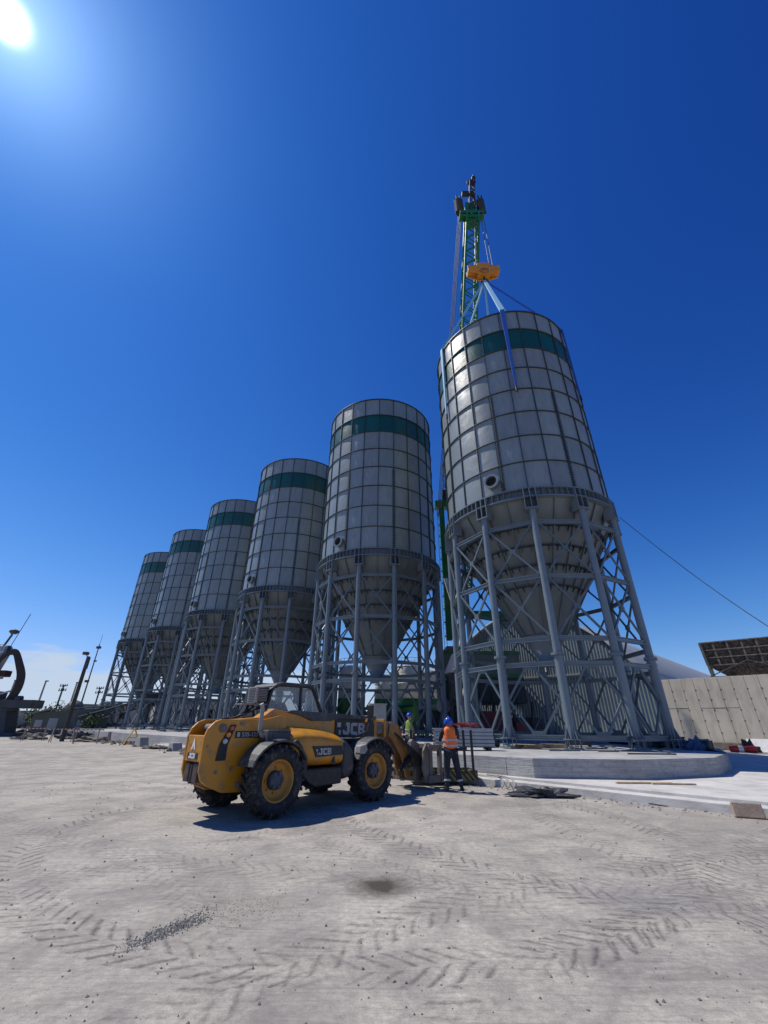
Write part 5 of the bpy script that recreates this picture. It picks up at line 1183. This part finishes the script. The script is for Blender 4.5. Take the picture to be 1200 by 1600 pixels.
# harbour material handler
gc = thing('harbour_grab_crane', 'dark harbour grab crane with a curved arm at the left edge', 'crane', (-44.5, 54.6, 0))
def gl(x, y, z_): return Vector((x, y, z_)) - Vector((-43.4, 55.4, 0))
mb = MB(); mb.prism([(-1.2, 0), (1.2, 0), (.5, 2.6), (-.5, 2.6)], 'Y', -.9, .9); mb.box(-2.0, 2.4, -1.2, 1.2, 0, .35); mb.lathe([(.9, 2.6), (.9, 2.9), (.01, 2.9)], 20); mb.build('pedestal', M['fard'], gc, bevel=.03)
mb = MB(); mb.box(-1.5, 3.2, -1, 1, 2.9, 3.8); mb.box(-2.6, -1.2, -1, .4, 2.9, 4.7); mb.tube((.8, -.5, 3.9), (1.4, -.5, 3.9), .35, 12); mb.build('machine_deck', M['fard'], gc, bevel=.05)
mb = MB(); C1 = [(-45.6, 53.4, 6.3), (-45.3, 53.6, 8.1), (-44.75, 53.9, 9.0), (-44.3, 54.2, 9.1), (-43.7, 54.6, 7.9), (-43.2, 55.0, 6.5), (-43.1, 55.1, 5.0), (-43.4, 54.9, 3.6), (-43.5, 54.9, 2.8)]
pp = [gl(*p) for p in C1]; sm_ = []
for i in range(len(pp) - 1):
    p0 = pp[max(i - 1, 0)]; p1 = pp[i]; p2 = pp[i + 1]; p3 = pp[min(i + 2, len(pp) - 1)]
    for q in range(5):
        t = q / 5; sm_.append(.5 * ((2 * p1) + (p2 - p0) * t + (2 * p0 - 5 * p1 + 4 * p2 - p3) * t * t + (3 * p1 - p0 - 3 * p2 + p3) * t ** 3))
sm_.append(pp[-1]); vs = []
for i, p in enumerate(sm_):
    d = (sm_[min(i + 1, len(sm_) - 1)] - sm_[max(i - 1, 0)]).normalized(); sd_ = Vector((.63, -.77, 0)); n3 = d.cross(sd_).normalized()
    t = i / len(sm_); wd_ = .15 + .28 * min(1, t * 1.6) * (1 if t < .8 else 1 - (t - .8)); 
    for a_, b_ in ((-1, -1), (1, -1), (1, 1), (-1, 1)): vs.append(p + n3 * wd_ * a_ + sd_ * .24 * b_)
mb.add(vs, [(i * 4 + k, i * 4 + (k + 1) % 4, i * 4 + 4 + (k + 1) % 4, i * 4 + 4 + k) for i in range(len(sm_) - 1) for k in range(4)] + [(0, 1, 2, 3), tuple(range(len(vs) - 1, len(vs) - 5, -1))])
mb.build('curved_arm', mat('arm_dark_brown', (.03, .022, .022), .6, var=.4, scale=1), gc, bevel=.04)
mb = MB(); mb.box(-3.4, -1.0, -1.4, -.4, 6.3, 7.0); mb.build('arm_motor', mat('arm_dark_red', (.06, .018, .018), .6), gc, bevel=.05)
mb = MB(); mb.bar(gl(-46.6, 52.5, 3.3), gl(-43.2, 55.0, 4.9), .12, .2); mb.bar(gl(-46.6, 52.5, 5.1), gl(-44.6, 54, 6.3), .08, .1)
for k in range(6): mb.bar(gl(-46.2 + k * .25, 52.7, 3.4 + k * .12), gl(-46.5 + k * .25, 52.6, 2.3), .05, .05)
mb.build('gangway', M['shipw'], gc)
dk_ = thing('ship_superstructure', 'pale ship bridge with radar and aerials at the left edge', 'ship', (-47.6, 53.6, 0))
mb = MB(); mb.box(-1.6, 1.1, -.8, .8, 6.1, 6.6); mb.prism([(-1.4, 6.6), (.4, 6.6), (.9, 8.9), (-1.4, 8.9)], 'Y', -.7, .7); mb.box(-1.6, 1.2, -.9, .9, 8.9, 9.1); mb.box(-1.5, 1.0, -.6, .6, 9.1, 9.8); mb.box(-1.8, -.4, -.6, .6, -2, 6.1); mb.build('bridge', M['shipw'], dk_, bevel=.05)
mb = MB(); mb.tube((.2, 0, 9.8), (.7, 0, 11.3), .12, 8); mb.lathe([(.01, .35), (.45, .2), (.55, 0), (.3, -.25), (.01, -.25)], 16, c=(.8, 0, 11.6)); mb.tube((1.0, 0, 9.4), (2.0, 0, 13.9), .04, 5); mb.box(.7, 1.1, -.2, .2, 9.2, 9.9)
for k in range(7): mb.tube((-1.5 + k * .4, -.85, 9.1), (-1.5 + k * .4, -.85, 9.9), .03, 4)
mb.tube((-1.5, -.85, 9.9), (1.0, -.85, 9.9), .03, 4); mb.build('radar_mast', M['fard'], dk_)
mb = MB(); mb.box(-1.39, .5, -.72, -.70, 7.4, 8.2); mb.build('bridge_window', M['void'], dk_)
# shed, conveyor, low buildings
sh = thing('long_shed', 'low grey green shed with pale sloping conveyor behind the wooden pole', 'shed', (-43.5, 62.5, 0), R(33))
mb = MB(); mb.prism([(-3.0, 0), (5.5, 0), (5.5, 3.3), (-1.5, 2.7), (-3, 2.4)], 'Y', -1.2, 1.8); mb.build('shed_wall', M['farg'], sh)
mb = MB(); mb.prism([(-3.2, 2.4), (-1.5, 2.85), (9.5, 3.9), (9.5, 4.1), (-1.5, 2.95), (-3.2, 2.6)], 'Y', -1.5, 2.0); mb.build('shed_roof', M['far'], sh)
mb = MB(); mb.box(-1.2, -.2, -1.23, -1.2, .5, 1.9); mb.box(2.0, 4.4, -1.23, -1.2, .6, 1.7); mb.box(-2.6, -1.8, -1.23, -1.2, .9, 1.7); mb.build('window', M['shipw'], sh)
cvb = thing('belt_conveyor', 'dark inclined conveyor rising to the right behind the leftmost silo', 'conveyor', (-36.0, 64.0, 0), R(30))
mb = MB(); lattice(mb, (-5, 0, 1.6), (7, 0, 5.6), 1.0, 1.0, 12, .08, .05, Vector((0, 1, 0))); mb.build('truss', M['fard'], cvb, fix=False)
mb = MB(); mb.box(2.0, 3.6, -1, 1, 3.9, 5.4); mb.prism([(3.2, 5.2), (6.2, 6.4), (7.4, 5.9), (7.4, 4.6), (3.2, 4.2)], 'Y', -.9, .9)
for x in (-4, -.5, 3, 6.5):
    for y in (-.7, .7): mb.bar((x, y, 0), (x, y, 2.0 + (x + 5) * .33), .15, .15)
mb.build('drive_house', M['fard'], cvb)
for i, (x, y, rr, lb) in enumerate(((-62, 92, 1.9, 'left one of the two round dark roofs beyond the shed'), (-57.5, 95, 2.1, 'right one of the two round dark roofs beyond the shed'))):
    mb = MB(); mb.lathe([(rr, 0), (rr, 3.0), (rr * .92, 4.0), (rr * .6, 5.0), (.01, 5.4)], 24); o_ = mb.build('storage_dome', M['fard'], loc=(x, y, 0)); tag(o_, lb, 'storage dome', 'round dark roofs beyond the shed')
for i, (x, y, sx, sy, h, lb) in enumerate(((-60, 108, 9, 4, 4.7, 'pale low building on the skyline left of the silo row'), (-84, 112, 8, 5, 3.4, 'grey low building on the skyline behind the grab crane'), (-43, 104, 8, 4, 5.5, 'pale building seen between the legs of the leftmost silo'), (-30, 92, 7, 4, 5.0, 'pale building seen behind the legs of the fourth silo'))):
    t_ = thing('low_building', lb, 'building', (x, y, 0), R(33))
    mb = MB(); mb.box(-sx, sx, -sy, sy, 0, h); mb.build('wall', M['far'], t_)
    mb = MB(); mb.box(-sx - .2, sx + .2, -sy - .2, sy + .2, h, h + .25); mb.build('roof', M['farg'], t_)
    for k in range(5):
        mb = MB(); xx = -sx + 1 + k * (2 * sx - 2) / 5; mb.box(xx, xx + 1.2, -sy - .03, -sy, h * .45, h * .75); mb.build('window', M['void'], t_)
# trees far left
def tree(x, y, h, w_, label, m_='fol', n_=420, name='tree'):
    t_ = thing(name, label, 'tree', (x, y, 0), 0, 'trees behind the harbour grab crane')
    mb = MB(); mb.tube((0, 0, 0), (0, 0, h * .6), .16, 7, r2=.07)
    for k in range(6): a = k * 1.1; mb.tube((0, 0, h * .3 + k * .1), (w_ * .5 * math.cos(a), w_ * .5 * math.sin(a), h * .65), .06, 5, r2=.02)
    mb.build('trunk', M['bark'], t_)
    mb = MB()
    lobes = [(g.uniform(-.5, .5) * w_, g.uniform(-.5, .5) * w_, h * g.uniform(.4, .85), w_ * g.uniform(.3, .5)) for _ in range(8)]
    for k in range(n_):
        lx_, ly_, lz_, lr = g.choice(lobes); d = Vector((g.gauss(0, 1), g.gauss(0, 1), g.gauss(0, 1))).normalized() * lr * g.random() ** .4
        p = Vector((lx_, ly_, lz_)) + d; s = g.uniform(.10, .22); u1 = Vector((g.gauss(0, 1), g.gauss(0, 1), g.gauss(0, 1))).normalized(); u2 = u1.orthogonal().normalized()
        mb.add([p - u1 * s, p + u2 * s * .6, p + u1 * s, p - u2 * s * .6], [(0, 1, 2, 3)])
    mb.build('crown', M[m_], t_, fix=False)
tls = ['broad green tree at the left edge behind the grab crane', 'green tree right of the grab crane pedestal', 'small dark tree beside the long shed', 'tree on the skyline between the far poles', 'low bushy tree left of the shed', 'green tree just behind the pedestal of the grab crane', 'olive tree near the foot of the thin mast']
for i, (x, y, h, w_) in enumerate(((-60, 68, 4.6, 3.2), (-47, 64, 3.8, 2.6), (-44.5, 72, 3.4, 2.2), (-62, 88, 5.0, 2.8), (-52, 70, 3.6, 2.6), (-55.5, 66, 4.4, 3.0), (-38.5, 62, 2.6, 1.8))): tree(x, y, h, w_, tls[i])
mb = MB()
for k in range(2600):
    a = g.uniform(-62, 20); dd = g.uniform(130, 170); x = dd * math.sin(R(a)); y = dd * math.cos(R(a)); zz = g.random() ** 1.5 * (3.5 + 2.2 * noise.noise(Vector((a * .2, 0, 0))))
    s = g.uniform(.5, 1.3); u1 = Vector((g.gauss(0, 1), g.gauss(0, 1), g.gauss(0, 1))).normalized(); u2 = u1.orthogonal().normalized(); p = Vector((x, y, zz))
    mb.add([p - u1 * s, p + u2 * s * .6, p + u1 * s, p - u2 * s * .6], [(0, 1, 2, 3)])
struct(mb.build('distant_wood', M['foldry'], fix=False), 'stuff')
# barriers with tape, heaps, yellow frame
bl = ['striped barrier trestle left of the wooden pole foot', 'striped barrier trestle just left of the leftmost silo', 'striped barrier trestle farthest left, before the grab crane', 'striped barrier trestle leaning at the foot of the wooden pole']
for i, (x, y, rz) in enumerate(((-31.5, 42.5, .3), (-24.0, 38.2, .5), (-43.0, 50.5, .2), (-27.2, 40.0, .9))):
    t_ = thing('barrier', bl[i], 'barrier', (x, y, 0), rz, 'striped barriers along the yard edge')
    mb = MB()
    for s in (-1, 1): mb.bar((s * .8, -.25, 0), (s * .75, 0, 1.15), .06, .06); mb.bar((s * .8, .25, 0), (s * .75, 0, 1.15), .06, .06)
    mb.build('trestle', M['plank2'], t_)
    mb = MB(); mb.box(-1.1, 1.1, -.04, -.01, .93, 1.02); mb.build('striped_board', M['redwhite'], t_)
yf = thing('yellow_frame', 'yellow triangular guard frame with a red foot before the fifth silo', 'guard frame', (-19.4, 36.6, 0), R(30))
mb = MB()
for s in (-1, 1):
    for y in (-.35, .35): mb.bar((s * .55, y, 0), (0, y * .4, 1.15), .07, .07)
mb.bar((-.3, -.3, .5), (.3, -.3, .5), .06, .06); mb.build('frame', mat('guard_yellow', (.66, .42, .05), .6), yf)
mb = MB(); mb.box(-.5, .5, -.4, -.33, .12, .26); mb.build('foot_board', M['redwhite'], yf)
hl_ = ['low heap of broken concrete left of the wooden pole', 'rubble heap at the foot of the leftmost silo pad', 'dark scrap heap before the grab crane', 'low rubble heap before the fourth silo pad', 'pile of dark boxes at the left edge of the yard', 'small scrap heap under the thin mast']
for i, (x, y, sx, sy, sz, mm) in enumerate(((-33.5, 45.0, 2.2, .9, .7, 'rubble'), (-25.5, 41.5, 2.4, .8, .55, 'rubble'), (-44.0, 56.6, 2.0, 1.2, .8, 'fard'), (-15.0, 31.5, 1.4, .6, .28, 'rubble'), (-53.0, 62.5, 2.0, 1.5, 1.5, 'fard'), (-31.0, 47.5, 2.5, 1.0, 1.0, 'fard'))):
    o_ = lumpy(0, 0, 0, sx * .6, sy * .7, sz * .6, 16, .55, i + 20).build('rubble_heap', M[mm], loc=(x, y, 0))
    for p in o_.data.polygons: p.use_smooth = False
    tag(o_, hl_[i], 'rubble heap', 'heaps along the far yard edge')
ol_ = ['post leaning on the pad front behind the telehandler rear', 'tapered white block against the pad front before the third silo', 'upright block against the pad front left of the telehandler']
for i, (x, y, sx, sz) in enumerate(((-12.9, 29.6, .5, .45), (-17.6, 34.6, .7, .6), (-9.9, 26.4, .45, .4))):
    mb = MB(); mb.prism([(-sx, 0), (sx, 0), (sx * .5, sz), (-sx * .5, sz)], 'Y', -.3, .3); o_ = mb.build('concrete_block', M['pads'], bevel=.03, loc=(x, y, 0)); o_.data.materials[0] = M['far']; o_.rotation_euler.z = RA; tag(o_, ['pale tapered block left of the telehandler tail', 'pale tapered block beside the yellow guard frame', 'pale tapered block nearest to the telehandler tail'][i], 'block')
mb = MB(); mb.tube((0, 0, .1), (1.5, .1, .1), .1, 10); mb.tube((.2, 0, .1), (.25, 0, .12), .13, 10); mb.bar((-.2, -.1, .05), (.9, .2, .62), .08, .04)
o_ = mb.build('pipe_piece', M['beige'], loc=(-9.6, 24.6, 0)); tag(o_, 'pale pipe with a leaning batten left of the telehandler rear panel', 'pipe')
